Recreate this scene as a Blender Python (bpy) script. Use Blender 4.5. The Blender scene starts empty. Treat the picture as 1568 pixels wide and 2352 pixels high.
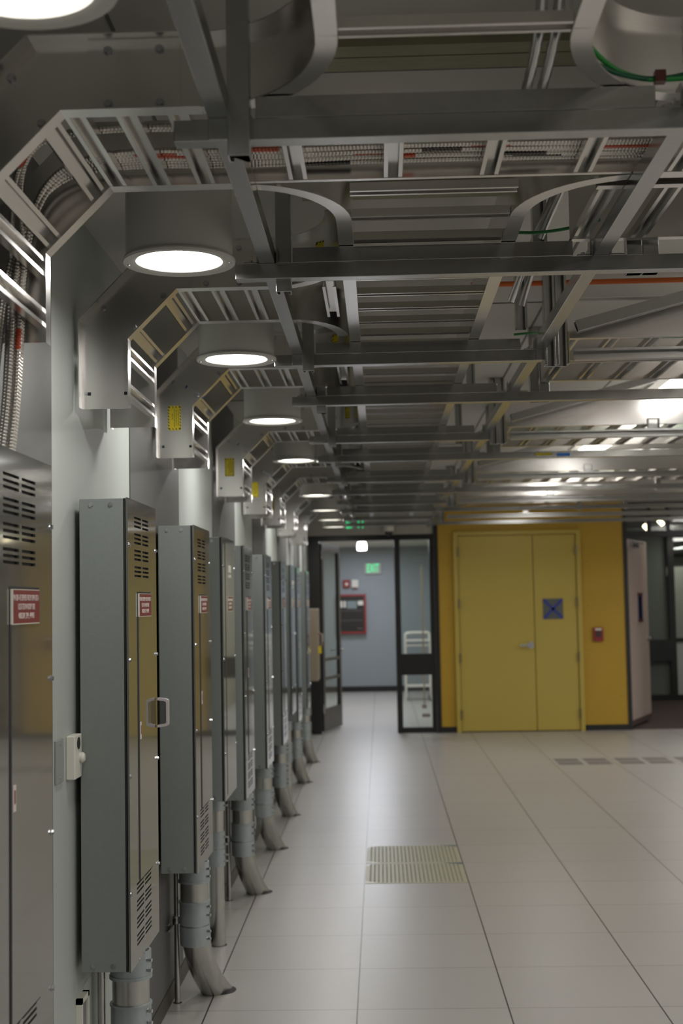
import bpy, bmesh, math, random
from mathutils import Vector, Matrix
random.seed(7)
PI = math.pi
SC = bpy.context.scene
COL = SC.collection

# ------------------------------------------------------------------ camera
F_PX, YAW, PITCH, ROLL, EYE = 3100.28, 0.0272443, 0.0669825, 0.0181349, 1.6436
cy, sy, cp, sp = math.cos(YAW), math.sin(YAW), math.cos(PITCH), math.sin(PITCH)
fwd = Vector((-sy * cp, cy * cp, sp)); rgt = Vector((cy, sy, 0)); up = rgt.cross(fwd)
cr, sr = math.cos(ROLL), math.sin(ROLL)
r2 = rgt * cr - up * sr; u2 = up * cr + rgt * sr
cd = bpy.data.cameras.new('camera'); cam = bpy.data.objects.new('camera', cd); COL.objects.link(cam)
cd.sensor_fit = 'VERTICAL'; cd.sensor_height = 36.0; cd.lens = F_PX / 2352.0 * 36.0
M = Matrix(((r2.x, u2.x, -fwd.x, 0), (r2.y, u2.y, -fwd.y, 0), (r2.z, u2.z, -fwd.z, EYE), (0, 0, 0, 1)))
cam.matrix_world = M
cd.clip_start = 0.05; cd.clip_end = 100
cd.dof.use_dof = True; cd.dof.focus_distance = 3.9; cd.dof.aperture_fstop = 4.2
SC.camera = cam
# ------------------------------------------------------------------ world, exposure
w = bpy.data.worlds.new('world'); SC.world = w; w.use_nodes = True
w.node_tree.nodes['Background'].inputs[0].default_value = (0.8, 0.9, 1, 1)
w.node_tree.nodes['Background'].inputs[1].default_value = 0.0
SC.view_settings.view_transform = 'Standard'
SC.view_settings.look = 'None'
SC.view_settings.exposure = 0.17
SC.view_settings.gamma = 1.0
SC.view_settings.use_curve_mapping = False
LAMP_W = 5.0          # each round downlight
PILL_W = 8.0         # each long ceiling light above the trays
HALL_W = 28.0         # the same lights out over the open hall
def area(name, loc, sx, sy_, watts, col=(1, 0.95, 0.86), rot=(0, 0, 0), shape='RECTANGLE'):
    l = bpy.data.lights.new(name, 'AREA'); l.shape = shape; l.size = sx
    if shape in ('RECTANGLE', 'ELLIPSE'): l.size_y = sy_
    l.energy = watts; l.color = col
    o = bpy.data.objects.new(name, l); o.location = loc; o.rotation_euler = rot; COL.objects.link(o); return o
PILLS = [(1.71, 3.95, 5.45), (1.71, 6.45, 8.3), (1.71, 9.9, 11.4), (1.71, 13.1, 14.75), (1.71, 15.5, 16.4)]
for k, (x, a, b) in enumerate(PILLS[:4]):
    area('ceiling_light_glow', (x, (a + b) / 2, 2.818), .2, b - a, PILL_W, (1, .98, .95), shape='ELLIPSE')
# the same ceiling lights carry on over the rest of the hall, right of and behind the camera
for x in (4.6, 7.2):
    for y in (-1.0, 2.0, 5.0, 8.0, 11.0, 14.2):
        area('ceiling_light_glow', (x, y, 2.80), .2, 1.5, HALL_W, (1, .98, .95))
area('ceiling_light_glow', (1.71, 0.6, 2.80), .2, 1.5, HALL_W * .7, (1, .98, .95))
area('ceiling_light_glow', (1.71, -2.0, 2.80), .2, 1.5, HALL_W * .6, (1, .98, .95))

# ------------------------------------------------------------------ materials
def mat(name, col, rough=.5, metal=0.0, noise=0.0, nscale=8.0, coat=0.0, spec=None, bump=0.0, stretch=None, emit=None, estr=0, rn=0.0, aniso=0):
    m = bpy.data.materials.new(name); m.use_nodes = True
    nt = m.node_tree; b = nt.nodes['Principled BSDF']
    b.inputs['Base Color'].default_value = (*col, 1); b.inputs['Roughness'].default_value = rough
    b.inputs['Metallic'].default_value = metal
    if coat: b.inputs['Coat Weight'].default_value = coat; b.inputs['Coat Roughness'].default_value = .04
    if spec is not None: b.inputs['Specular IOR Level'].default_value = spec
    if emit: b.inputs['Emission Color'].default_value = (*emit, 1); b.inputs['Emission Strength'].default_value = estr
    if noise or bump or rn:
        tc = nt.nodes.new('ShaderNodeTexCoord'); mp = nt.nodes.new('ShaderNodeMapping')
        n = nt.nodes.new('ShaderNodeTexNoise'); n.inputs['Scale'].default_value = nscale; n.inputs['Detail'].default_value = 5
        nt.links.new(tc.outputs['Object'], mp.inputs[0]); nt.links.new(mp.outputs[0], n.inputs['Vector'])
        if stretch: mp.inputs['Scale'].default_value = stretch
        if noise:
            mx = nt.nodes.new('ShaderNodeMix'); mx.data_type = 'RGBA'
            mx.inputs[6].default_value = (*[c * (1 - noise) for c in col], 1); mx.inputs[7].default_value = (*[min(1, c * (1 + noise)) for c in col], 1)
            nt.links.new(n.outputs[0], mx.inputs[0]); nt.links.new(mx.outputs[2], b.inputs['Base Color'])
        if rn:
            mr = nt.nodes.new('ShaderNodeMapRange'); mr.inputs[1].default_value = .3; mr.inputs[2].default_value = .7
            mr.inputs[3].default_value = max(0.02, rough - rn); mr.inputs[4].default_value = rough + rn
            nt.links.new(n.outputs[0], mr.inputs[0]); nt.links.new(mr.outputs[0], b.inputs['Roughness'])
        if bump:
            bp = nt.nodes.new('ShaderNodeBump'); bp.inputs['Strength'].default_value = bump; bp.inputs['Distance'].default_value = .002
            nt.links.new(n.outputs[0], bp.inputs['Height']); nt.links.new(bp.outputs[0], b.inputs['Normal'])
    return m
m_galv = mat('galvanized_steel', (.50, .50, .49), .22, 1.0, .10, 60)
m_alu = mat('aluminium', (.82, .80, .77), .22, 1.0, .04, 6, stretch=(1, 1, .15))
m_alu2 = mat('bright_aluminium', (.50, .49, .47), .06, 1.0)
m_bolt = mat('zinc_bolt', (.6, .61, .63), .25, 1.0)
m_pipe = mat('conduit_steel', (.50, .50, .47), .27, 1.0, .12, 26)
m_collar = mat('die_cast_collar', (.38, .42, .43), .38, .45, .1, 30)
m_body = mat('grey_enamel', (.215, .235, .222), .40, 0, .05, 60, bump=.2)
m_front = mat('satin_grey_front', (.20, .205, .19), .10, .45, .04, 20, coat=.6)
m_black = mat('black_gap', (.012, .012, .013), .6)
m_wall = mat('pale_wall_paint', (.44, .47, .44), .55, 0, .04, 3)
m_panelwall = mat('charcoal_wall_panel', (.10, .10, .095), .5, 0, .05, 4)
m_ceil = mat('ceiling_paint', (.52, .51, .47), .7, 0, .05, 2)
m_header = mat('header_paint', (.40, .38, .34), .6, 0, .04, 3)
m_yellow = mat('yellow_wall_paint', (.49, .30, .020), .5, 0, .05, 3)
m_ydoor = mat('yellow_door_paint', (.52, .39, .075), .42, 0, .03, 3)
m_blackframe = mat('black_frame', (.010, .010, .010), .35)
m_bluewall = mat('blue_grey_paint', (.29, .325, .345), .55, 0, .04, 2)
m_white = mat('white_plastic', (.72, .70, .62), .4)
m_lampcyl = mat('white_lamp_enamel', (.58, .57, .53), .4)
m_red = mat('red_plaque', (.23, .030, .034), .35)
m_brown = mat('brown_plaque', (.20, .095, .035), .35)
m_whitetext = mat('white_lettering', (.75, .66, .62), .5)
m_yel = mat('warning_yellow', (.62, .50, .01), .45)
m_ink = mat('black_ink', (.015, .014, .01), .5)
m_blue = mat('blue_tape', (.03, .07, .30), .5)
m_flex = mat('flexible_conduit', (.62, .59, .54), .33, .8)
m_orange = mat('orange_tape', (.55, .07, .02), .5)
m_orangepipe = mat('orange_pipe', (.72, .16, .03), .45)
m_green = mat('green_wire', (.02, .22, .05), .4)
m_carpet = mat('brown_carpet', (.075, .055, .048), .95, 0, .2, 120)
m_doorpink = mat('pale_door_paint', (.62, .50, .44), .45)
m_bluedark = mat('dark_blue_glass', (.03, .035, .10), .2)
m_redbox = mat('fire_alarm_red', (.28, .02, .02), .4)
m_beige = mat('beige_box', (.30, .25, .18), .5)
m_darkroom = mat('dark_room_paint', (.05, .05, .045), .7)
m_greyroom = mat('grey_room_paint', (.15, .17, .15), .6)
m_perf = mat('perforated_tile', (.44, .42, .29), .4)
m_hole = mat('tile_hole', (.20, .20, .14), .8)
m_grey2 = mat('slot_grey', (.25, .22, .20), .6)
m_olive = mat('galvanized_deck', (.30, .29, .19), .5, .3, .2, 12, stretch=(1, 6, 1))
def emis(name, col, s):
    m = bpy.data.materials.new(name); m.use_nodes = True; nt = m.node_tree
    b = nt.nodes['Principled BSDF']; b.inputs['Base Color'].default_value = (*col, 1)
    b.inputs['Emission Color'].default_value = (*col, 1); b.inputs['Emission Strength'].default_value = s; return m
m_lens = emis('lamp_lens', (1, .97, .9), 9)
m_pill = emis('long_lamp_lens', (1, .98, .92), 2.6)
m_exit = emis('exit_green', (.02, .85, .30), .75)
m_spot = emis('spot_lens', (1, .8, .5), 8)
def glass(name, tint, refl=.12):
    m = bpy.data.materials.new(name); m.use_nodes = True; nt = m.node_tree; nt.nodes.clear()
    out = nt.nodes.new('ShaderNodeOutputMaterial'); t = nt.nodes.new('ShaderNodeBsdfTransparent'); t.inputs[0].default_value = (*tint, 1)
    g = nt.nodes.new('ShaderNodeBsdfGlossy'); g.inputs['Roughness'].default_value = .02
    mx = nt.nodes.new('ShaderNodeMixShader'); mx.inputs[0].default_value = refl
    nt.links.new(t.outputs[0], mx.inputs[1]); nt.links.new(g.outputs[0], mx.inputs[2]); nt.links.new(mx.outputs[0], out.inputs[0]); return m
m_glass = glass('clear_glass', (.92, .95, .93), .07)
m_clearpl = glass('clear_plastic', (.72, .70, .72), .16)
# raised floor: pale laminate tiles with dark joints, wide along the hall and hairline across
T = .6096; TX0 = -.1238; TY0 = 5.5817
m_floor = bpy.data.materials.new('raised_floor_tile'); m_floor.use_nodes = True
def floor_nodes():
    nt = m_floor.node_tree; b = nt.nodes['Principled BSDF']; b.inputs['Roughness'].default_value = .32
    tc = nt.nodes.new('ShaderNodeTexCoord'); sx = nt.nodes.new('ShaderNodeSeparateXYZ'); nt.links.new(tc.outputs['Object'], sx.inputs[0])
    def mth(op, a, bb=None):
        n = nt.nodes.new('ShaderNodeMath'); n.operation = op
        for i, v in enumerate((a, bb)):
            if v is None: continue
            if isinstance(v, (int, float)): n.inputs[i].default_value = v
            else: nt.links.new(v, n.inputs[i])
        return n.outputs[0]
    def line(c, o, wd):
        u = mth('DIVIDE', mth('SUBTRACT', c, o - 60 * T), T); f = mth('FRACT', mth('ADD', u, .5)); d = mth('ABSOLUTE', mth('SUBTRACT', f, .5))
        return mth('LESS_THAN', d, wd / T / 2), mth('FLOOR', u)
    lx, ix = line(sx.outputs[0], TX0, .0062); ly, iy = line(sx.outputs[1], TY0, .0042)
    cmb = nt.nodes.new('ShaderNodeCombineXYZ'); nt.links.new(ix, cmb.inputs[0]); nt.links.new(iy, cmb.inputs[1])
    wn = nt.nodes.new('ShaderNodeTexWhiteNoise'); nt.links.new(cmb.outputs[0], wn.inputs[0])
    n = nt.nodes.new('ShaderNodeTexNoise'); n.inputs['Scale'].default_value = 5; nt.links.new(tc.outputs['Object'], n.inputs['Vector'])
    v = mth('ADD', mth('MULTIPLY', wn.outputs[0], .035), mth('MULTIPLY', n.outputs[0], .05))
    v = mth('ADD', v, .95)
    base = nt.nodes.new('ShaderNodeMix'); base.data_type = 'RGBA'; base.blend_type = 'MULTIPLY'; base.inputs[0].default_value = 1
    base.inputs[6].default_value = (.445, .425, .40, 1)
    cc = nt.nodes.new('ShaderNodeCombineXYZ')
    for i in range(3): nt.links.new(v, cc.inputs[i])
    nt.links.new(cc.outputs[0], base.inputs[7])
    m1 = nt.nodes.new('ShaderNodeMix'); m1.data_type = 'RGBA'; nt.links.new(ly, m1.inputs[0]); nt.links.new(base.outputs[2], m1.inputs[6]); m1.inputs[7].default_value = (.12, .105, .09, 1)
    m2 = nt.nodes.new('ShaderNodeMix'); m2.data_type = 'RGBA'; nt.links.new(lx, m2.inputs[0]); nt.links.new(m1.outputs[2], m2.inputs[6]); m2.inputs[7].default_value = (.035, .03, .025, 1)
    nt.links.new(m2.outputs[2], b.inputs['Base Color'])
floor_nodes()

# ------------------------------------------------------------------ mesh helpers
class MB:
    def __init__(s): s.v = []; s.f = []
    def add(s, vs, fs):
        k = len(s.v); s.v += [tuple(v) for v in vs]; s.f += [tuple(i + k for i in f) for f in fs]; return s
    def box(s, x0, x1, y0, y1, z0, z1):
        return s.add([(x0, y0, z0), (x1, y0, z0), (x1, y1, z0), (x0, y1, z0), (x0, y0, z1), (x1, y0, z1), (x1, y1, z1), (x0, y1, z1)],
                     [(0, 3, 2, 1), (4, 5, 6, 7), (0, 1, 5, 4), (1, 2, 6, 5), (2, 3, 7, 6), (3, 0, 4, 7)])
    def ring_sweep(s, rings, cap=True):
        n = len(rings[0]); k = len(s.v)
        for r in rings: s.v += [tuple(p) for p in r]
        for i in range(len(rings) - 1):
            for j in range(n):
                s.f.append((k + i * n + j, k + i * n + (j + 1) % n, k + (i + 1) * n + (j + 1) % n, k + (i + 1) * n + j))
        if cap:
            s.f.append(tuple(k + j for j in reversed(range(n)))); s.f.append(tuple(k + (len(rings) - 1) * n + j for j in range(n)))
        return s
    def tube(s, pts, r, seg=12, cap=True, rad=None):
        pts = [Vector(p) for p in pts]; rings = []; prev = None
        for i, p in enumerate(pts):
            t = (pts[min(i + 1, len(pts) - 1)] - pts[max(i - 1, 0)]).normalized()
            if prev is None:
                a = Vector((0, 0, 1)) if abs(t.z) < .9 else Vector((1, 0, 0)); n = t.cross(a).normalized()
            else: n = (prev - t * prev.dot(t)).normalized()
            prev = n; b = t.cross(n); rr = rad[i] if rad else r
            rings.append([p + (n * math.cos(2 * PI * j / seg) + b * math.sin(2 * PI * j / seg)) * rr for j in range(seg)])
        return s.ring_sweep(rings, cap)
    def cyl(s, c, axis, r, h, seg=20):
        c = Vector(c); a = Vector(axis).normalized(); return s.tube([c, c + a * h], r, seg)
    def disc_lathe(s, cx, cy_, prof, seg=40):   # prof: (r,z) list, closed loop revolved about z
        rings = []
        for j in range(seg):
            a = 2 * PI * j / seg; rings.append([(cx + r * math.cos(a), cy_ + r * math.sin(a), z) for r, z in prof])
        n = len(prof); k = len(s.v)
        for r in rings: s.v += r
        for j in range(seg):
            for i in range(n - 1):
                s.f.append((k + j * n + i, k + ((j + 1) % seg) * n + i, k + ((j + 1) % seg) * n + i + 1, k + j * n + i + 1))
        return s
    def prism(s, poly, o, ax, ay, az, h):       # poly in (ax,ay) plane from o, extruded along az by h
        o, ax, ay, az = Vector(o), Vector(ax), Vector(ay), Vector(az); n = len(poly)
        a = [o + ax * p[0] + ay * p[1] for p in poly]; b = [q + az * h for q in a]
        return s.add(a + b, [tuple(reversed(range(n))), tuple(range(n, 2 * n))] + [(i, (i + 1) % n, n + (i + 1) % n, n + i) for i in range(n)])
    def build(s, name, m, parent=None, smooth=False, bevel=0, loc=None):
        me = bpy.data.meshes.new(name); me.from_pydata(s.v, [], s.f)
        bm = bmesh.new(); bm.from_mesh(me); bmesh.ops.recalc_face_normals(bm, faces=bm.faces); bm.to_mesh(me); bm.free()
        me.materials.append(m)
        if smooth:
            for p in me.polygons: p.use_smooth = True
            try: me.set_sharp_from_angle(angle=math.radians(40))
            except Exception: pass
        o = bpy.data.objects.new(name, me); COL.objects.link(o)
        if parent: o.parent = parent
        if loc: o.location = loc
        if bevel:
            bv = o.modifiers.new('bevel', 'BEVEL'); bv.width = bevel; bv.segments = 2; bv.limit_method = 'ANGLE'
        return o
def empty(name, loc, label, cat, group=None, rz=0):
    o = bpy.data.objects.new(name, None); o.empty_display_size = .05; COL.objects.link(o); o.location = loc; o.rotation_euler = (0, 0, rz)
    return tag(o, label, cat, group)
def tag(o, label, cat, group=None):
    o['label'] = label; o['category'] = cat
    if group: o['group'] = group
    return o
def struct(o): o['kind'] = 'structure'; return o
def copy_tree(o, parent=None):
    c = o.copy(); COL.objects.link(c)
    if parent: c.parent = parent
    for ch in list(o.children): copy_tree(ch, c)
    return c
ORD = ['first', 'second', 'third', 'fourth', 'fifth', 'sixth', 'seventh', 'eighth', 'ninth', 'tenth', 'eleventh', 'twelfth', 'thirteenth']
def channel(p0, p1, opn, h=.0205, t=.0028, lip=.009):
    """41 mm strut: C section, slot facing opn"""
    p0 = Vector(p0); p1 = Vector(p1); a = (p1 - p0); L = a.length; a.normalize(); o = Vector(opn).normalized(); o = (o - a * a.dot(o)).normalized(); s = a.cross(o)
    poly = [(-h, -h), (h, -h), (h, h), (h - lip, h), (h - lip, h - t), (h - t, h - t), (h - t, -h + t), (-h + t, -h + t), (-h + t, h - t), (-h + lip, h - t), (-h + lip, h), (-h, h)]
    m = MB(); m.prism(poly, p0, s, o, a, L); return m
def text_mesh(body, size, m, name, parent, mtx, extrude=.0004, align='CENTER', width=None, spacing=1.0):
    cu = bpy.data.curves.new(name, 'FONT'); cu.body = body; cu.size = size; cu.extrude = extrude; cu.align_x = align; cu.align_y = 'CENTER'; cu.space_character = spacing
    o = bpy.data.objects.new(name, cu); COL.objects.link(o)
    dg = bpy.context.evaluated_depsgraph_get(); me = bpy.data.meshes.new_from_object(o.evaluated_get(dg))
    bpy.data.objects.remove(o); me.materials.clear(); me.materials.append(m)
    if width:
        xs = [v.co.x for v in me.vertices]; wd = max(xs) - min(xs)
        for v in me.vertices: v.co.x *= width / wd
    me.transform(mtx)
    q = bpy.data.objects.new(name, me); COL.objects.link(q); q.parent = parent; return q
def bolt(mb, c, d, r=.009, h=.008):
    c = Vector(c); d = Vector(d).normalized(); mb.cyl(c, d, r * 1.35, h * .3, 12); mb.cyl(c + d * h * .3, d, r, h, 6)

BOLTS = {}
def put_bolts(name, parent, lst, m=None):
    for c, d, r_, h_ in lst:
        key = (r_, h_, (m or m_bolt).name)
        if key not in BOLTS:
            mb = MB(); bolt(mb, (0, 0, 0), (0, 0, 1), r_, h_); o = mb.build(name, m or m_bolt, parent); BOLTS[key] = o.data
        else:
            o = bpy.data.objects.new(name, BOLTS[key]); COL.objects.link(o); o.parent = parent
        o.location = c; o.rotation_mode = 'QUATERNION'; o.rotation_quaternion = Vector((0, 0, 1)).rotation_difference(Vector(d).normalized())

# ------------------------------------------------------------------ THE SETTING
CEIL = 2.84; WX = -.903; FY = 17.05; BY = -3.6; RX = 8.6
struct(MB().box(WX - .2, RX + .2, BY - .2, FY, -.3, 0).build('floor', m_floor))
struct(MB().box(WX - .2, RX + .2, BY - .2, FY + .2, CEIL, CEIL + .2).build('ceiling', m_ceil))
struct(MB().box(WX - .2, WX, BY - .2, FY + .15, 0, CEIL).build('wall_left', m_wall))
struct(MB().box(RX, RX + .2, BY - .2, FY + .15, 0, CEIL).build('wall_right', m_header))
struct(MB().box(WX, RX, BY - .2, BY, 0, CEIL).build('wall_back', m_darkroom))
struct(MB().box(WX, WX + .008, BY, 14.55, 0, .075).build('baseboard_left', mat('dark_baseboard', (.045, .038, .03), .4)))
# charcoal wall panels alternate with pale wall along the left side
for n, (a, b) in enumerate([(1.4, 3.69), (4.87, 6.06), (7.3, 8.42), (9.62, 10.72), (11.95, 13.1), (14.2, 15.2)]):
    struct(MB().box(WX, WX + .004, a, b, .075, CEIL).build('trim_%d' % (n + 1), m_panelwall))
# ceiling joints
jb = MB()
for x in (-.53, .69, 1.30, 2.1, 2.7, 3.9, 5.1): jb.box(x - .004, x + .004, BY, FY, CEIL - .003, CEIL)
for y in (-1.9, .53, 2.97, 5.40, 7.85, 10.3, 12.7, 15.1): jb.box(WX, RX, y - .004, y + .004, CEIL - .0035, CEIL)
struct(jb.build('trim_10', mat('ceiling_joint', (.16, .16, .14), .6)))
# galvanized deck strips hung under the ceiling between the tray runs
# far wall: header, yellow wall, storefront
struct(MB().box(WX, .70, FY, FY + .15, 2.49, CEIL).build('wall_header', m_header))
yw = MB(); yw.box(.715, .93, FY - .02, FY + .15, .07, CEIL); yw.box(2.52, 3.06, FY - .02, FY + .15, .07, CEIL); yw.box(.93, 2.52, FY - .02, FY + .15, 2.505, CEIL)
struct(yw.build('wall_far', m_yellow))
bb = MB(); bb.box(.74, .93, FY - .03, FY - .02, 0, .07); bb.box(.74, .93, FY - .02, FY + .15, 0, .07); bb.box(2.54, 3.06, FY - .03, FY + .15, 0, .07)
struct(bb.build('baseboard_far', m_blackframe))
tb = MB(); tb.box(.685, .74, FY - .035, FY - .02, 0, 2.62); tb.box(.70, .715, FY - .02, FY + .15, 0, 2.62)
struct(tb.build('trim_7', m_blackframe))
struct(MB().box(3.06, 3.11, FY - .035, FY + .15, 0, CEIL).build('trim_8', m_blackframe))
# screws in the yellow wall panels are paint-flush dots
# left storefront (door 1 opening + window 1)
sf = MB(); sf.box(WX, -.76, FY, FY + .10, 0, 2.49); sf.box(-.76, .63, FY, FY + .10, 2.42, 2.49); sf.box(.19, .26, FY, FY + .10, 0, 2.42)
sf.box(.63, .685, FY, FY + .10, 0, 2.49)
struct(sf.build('trim_9', m_blackframe))
win1 = MB(); win1.box(.26, .63, FY + .02, FY + .08, .72, .985); win1.box(.26, .63, FY + .02, FY + .08, 0, .065)
w1 = struct(win1.build('window_1', m_blackframe))
MB().box(.26, .63, FY + .045, FY + .051, .985, 2.42).build('pane', m_glass, w1)
MB().box(.26, .63, FY + .045, FY + .051, .065, .72).build('pane', m_glass, w1)
tg = MB().box(.50, .56, FY + .038, FY + .044, .30, .345).build('sticker', m_grey2, w1)
tg = MB().box(.50, .60, FY + .038, FY + .044, .19, .235).build('sticker', m_grey2, w1)
# door 1: glazed black leaf, swung open into the corridor
LZ = 2.40
d1 = struct(bpy.data.objects.new('door_1', None)); COL.objects.link(d1); d1.location = (-.752, FY + .12, 0)
d1.rotation_euler = (0, 0, math.radians(77))
fr = MB(); fr.box(0, .085, -.022, .022, .02, LZ); fr.box(.815, .90, -.022, .022, .02, LZ); fr.box(.085, .815, -.022, .022, 2.30, LZ); fr.box(.085, .815, -.022, .022, .02, .30)
fr.box(.085, .815, -.022, .022, .90, .94); fr.box(.085, .815, -.022, .022, .66, .70)
fr.build('door_frame', mat('bronze_door_frame', (.05, .048, .05), .35, .2), d1)
for a, b in ((.30, .66), (.70, .90), (.94, 2.30)): MB().box(.085, .815, -.003, .003, a, b).build('pane', m_glass, d1)
hd = MB(); hd.cyl((.86, -.022, 1.02), (0, -1, 0), .012, .05); hd.box(.74, .87, -.085, -.065, 1.01, 1.03); hd.cyl((.86, .022, 1.02), (0, 1, 0), .012, .05); hd.box(.74, .87, .065, .085, 1.01, 1.03)
hd.build('door_handle', m_bolt, d1)
hg = MB()
for z in (.25, 1.15, 2.2): hg.cyl((-.004, -.02, z), (0, 0, 1), .010, .11, 10)
hg.build('hinge', m_bolt, d1)
# corridor beyond
struct(MB().box(-1.6, 1.2, FY, 25.2, -.3, 0).build('floor', m_floor))
struct(MB().box(-1.6, 1.2, FY + .15, 25.2, 2.66, 2.86).build('ceiling', mat('corridor_ceiling', (.55, .55, .52), .7)))
struct(MB().box(-1.6, 1.2, 25.0, 25.2, 0, 2.66).build('wall_corridor_end', m_bluewall))
struct(MB().box(-1.6, -1.4, FY + .15, 25.0, 0, 2.66).build('wall_corridor_left', mat('corridor_cream', (.50, .46, .36), .6)))
struct(MB().box(.98, 1.2, FY + .15, 25.0, 0, 2.66).build('wall_corridor_right', mat('corridor_beige', (.38, .33, .24), .6)))
struct(MB().box(-1.4, .98, 24.985, 25.0, 0, .1).build('baseboard_corridor', m_blackframe))
area('corridor_light_glow', (-.2, 18.9, 2.6), .6, .6, 30, (.86, .90, 1))
area('corridor_light_glow', (-.2, 21.2, 2.6), .6, .6, 30, (.86, .90, 1))
area('corridor_light_glow', (-.2, 23.6, 2.6), .6, .6, 22, (.86, .90, 1))
# door 2: the tall double yellow door
d2 = struct(bpy.data.objects.new('door_2', None)); COL.objects.link(d2); d2.location = (1.72, FY - .03, 0)
def D2(x): return x - 1.72
f2 = MB(); f2.box(D2(.93), D2(.985), -.045, .01, 0, 2.505); f2.box(D2(2.465), D2(2.52), -.045, .01, 0, 2.505); f2.box(D2(.985), D2(2.465), -.045, .01, 2.455, 2.505)
f2.build('door_frame', m_ydoor, d2, bevel=.003)
lf = MB().box(D2(.99), D2(1.922), -.02, .02, .012, 2.45).build('door_leaf', m_ydoor, d2, bevel=.002)
lf2 = MB().box(D2(1.930), D2(2.46), -.02, .02, .012, 2.45).build('door_leaf', m_ydoor, d2, bevel=.002)
MB().box(D2(.985), D2(2.465), .021, .03, 0, 2.455).build('door_gap', m_black, d2)
for sx_, x in ((0, .988), (1, 2.462)):
    for z in (2.25, 1.60, .92, .22): MB().cyl((D2(x), -.05, z - .06), (0, 0, 1), .011, .12, 10).build('hinge', mat('worn_hinge', (.25, .23, .15), .35, .9) if not bpy.data.materials.get('worn_hinge') else bpy.data.materials['worn_hinge'], d2)
h2 = MB(); h2.cyl((D2(1.87), -.02, 1.07), (0, -1, 0), .042, .012, 24); h2.cyl((D2(1.87), -.03, 1.07), (0, -1, 0), .014, .05); h2.box(D2(1.73), D2(1.885), -.088, -.068, 1.060, 1.082)
h2.build('door_handle', m_bolt, lf, smooth=True)
vw = MB().box(D2(2.035), D2(2.285), -.026, -.02, 1.39, 1.645).build('vision_panel', mat('grey_vision_panel', (.12, .13, .12), .25), lf2)
tp = MB()
for s_ in (1, -1):
    p = Vector((D2(2.16), -.0285, 1.5175)); dd = Vector((1, 0, s_)).normalized(); nn = Vector((-dd.z, 0, dd.x)) * .017
    tp.add([p - dd * .165 + nn, p + dd * .165 + nn, p + dd * .165 - nn, p - dd * .165 - nn], [(0, 1, 2, 3)])
    tp.v[-4:] = [tuple(Vector(v)) for v in tp.v[-4:]]
    tp.add([Vector(v) + Vector((0, .002, 0)) for v in tp.v[-4:]], [(3, 2, 1, 0)])
tp.build('tape_cross', mat('blue_masking_tape', (.04, .05, .30), .6), lf2)
# right-hand opening
st = MB(); st.box(3.11, RX, FY, FY + .1, 2.40, 2.475); st.box(3.11, RX, FY, FY + .1, 2.80, CEIL)
for x in (3.38, 3.62, 3.90, 4.5): st.box(x, x + .045, FY + .02, FY + .08, 2.475, 2.80)
st.box(4.25, RX, FY, FY + .1, 0, .1); st.box(4.25, 4.32, FY, FY + .1, .1, 2.4)
struct(st.build('window_2', m_blackframe))
MB().box(3.11, RX, FY + .045, FY + .05, 2.475, 2.80).build('pane', m_glass, bpy.data.objects['window_2'])
MB().box(4.32, RX, FY + .045, FY + .05, .1, 2.4).build('pane', m_glass, bpy.data.objects['window_2'])
# pale door leaf standing open beside the yellow wall
d3 = struct(bpy.data.objects.new('door_3', None)); COL.objects.link(d3); d3.location = (3.115, FY + .13, 0); d3.rotation_euler = (0, 0, math.radians(67.5))
L3 = 1.20
MB().box(0, L3, -.022, .022, .03, 2.38).build('door_leaf', m_doorpink, d3, bevel=.002)
MB().box(0, L3, -.0225, .0225, .03, .10).build('kick_plate', mat('dull_kick_plate', (.13, .09, .08), .5), d3)
MB().box(.56, .80, -.03, -.022, 1.36, 1.66).build('vision_panel', m_bluedark, d3)
vp = MB(); vp.box(.54, .82, -.032, -.0225, 1.66, 1.70); vp.box(.54, .82, -.032, -.0225, 1.32, 1.36); vp.build('vision_frame', mat('dark_red_trim', (.12, .03, .03), .5), d3)
h3 = MB(); h3.cyl((1.12, -.022, 1.10), (0, -1, 0), .03, .012); h3.cyl((1.12, -.03, 1.10), (0, -1, 0), .012, .05); h3.box(1.00, 1.13, -.09, -.07, 1.09, 1.11); h3.build('door_handle', m_bolt, d3)
c3 = MB(); c3.box(.15, .5, -.07, -.022, 2.28, 2.33); c3.box(.1, .75, -.09, -.075, 2.335, 2.35); c3.build('door_closer', m_bolt, d3)
# room behind the right opening
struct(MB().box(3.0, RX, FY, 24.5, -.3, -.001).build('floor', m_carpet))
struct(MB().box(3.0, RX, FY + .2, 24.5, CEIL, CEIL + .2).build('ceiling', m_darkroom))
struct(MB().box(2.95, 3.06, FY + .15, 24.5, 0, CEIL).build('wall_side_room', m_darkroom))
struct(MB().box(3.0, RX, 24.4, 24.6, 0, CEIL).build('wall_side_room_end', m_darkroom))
pw = MB()
pw.box(3.06, RX, 21.7, 21.78, 0, .09); pw.box(4.60, 4.70, 21.7, 21.78, .09, CEIL); pw.box(3.06, 4.60, 21.7, 21.78, .62, .96); pw.box(4.70, RX, 21.7, 21.78, .92, .985); pw.box(5.05, 5.12, 21.7, 21.78, .09, CEIL); pw.box(3.06, RX, 21.7, 21.78, 2.75, CEIL)
w3 = struct(pw.build('window_3', m_blackframe))
MB().box(3.06, 4.60, 21.80, 21.84, .09, 2.75).build('blind', m_greyroom, w3)
MB().box(4.70, 5.05, 21.72, 21.76, .09, .92).build('lower_panel', mat('white_panel', (.5, .52, .5), .4), w3)
MB().box(4.70, 5.05, 21.735, 21.74, .985, 2.75).build('pane', m_glass, w3)
struct(MB().box(4.95, 5.3, 23.2, 23.3, 0, 2.15).build('trim_11', mat('pale_office_partition', (.45, .46, .40), .6)))
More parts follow.
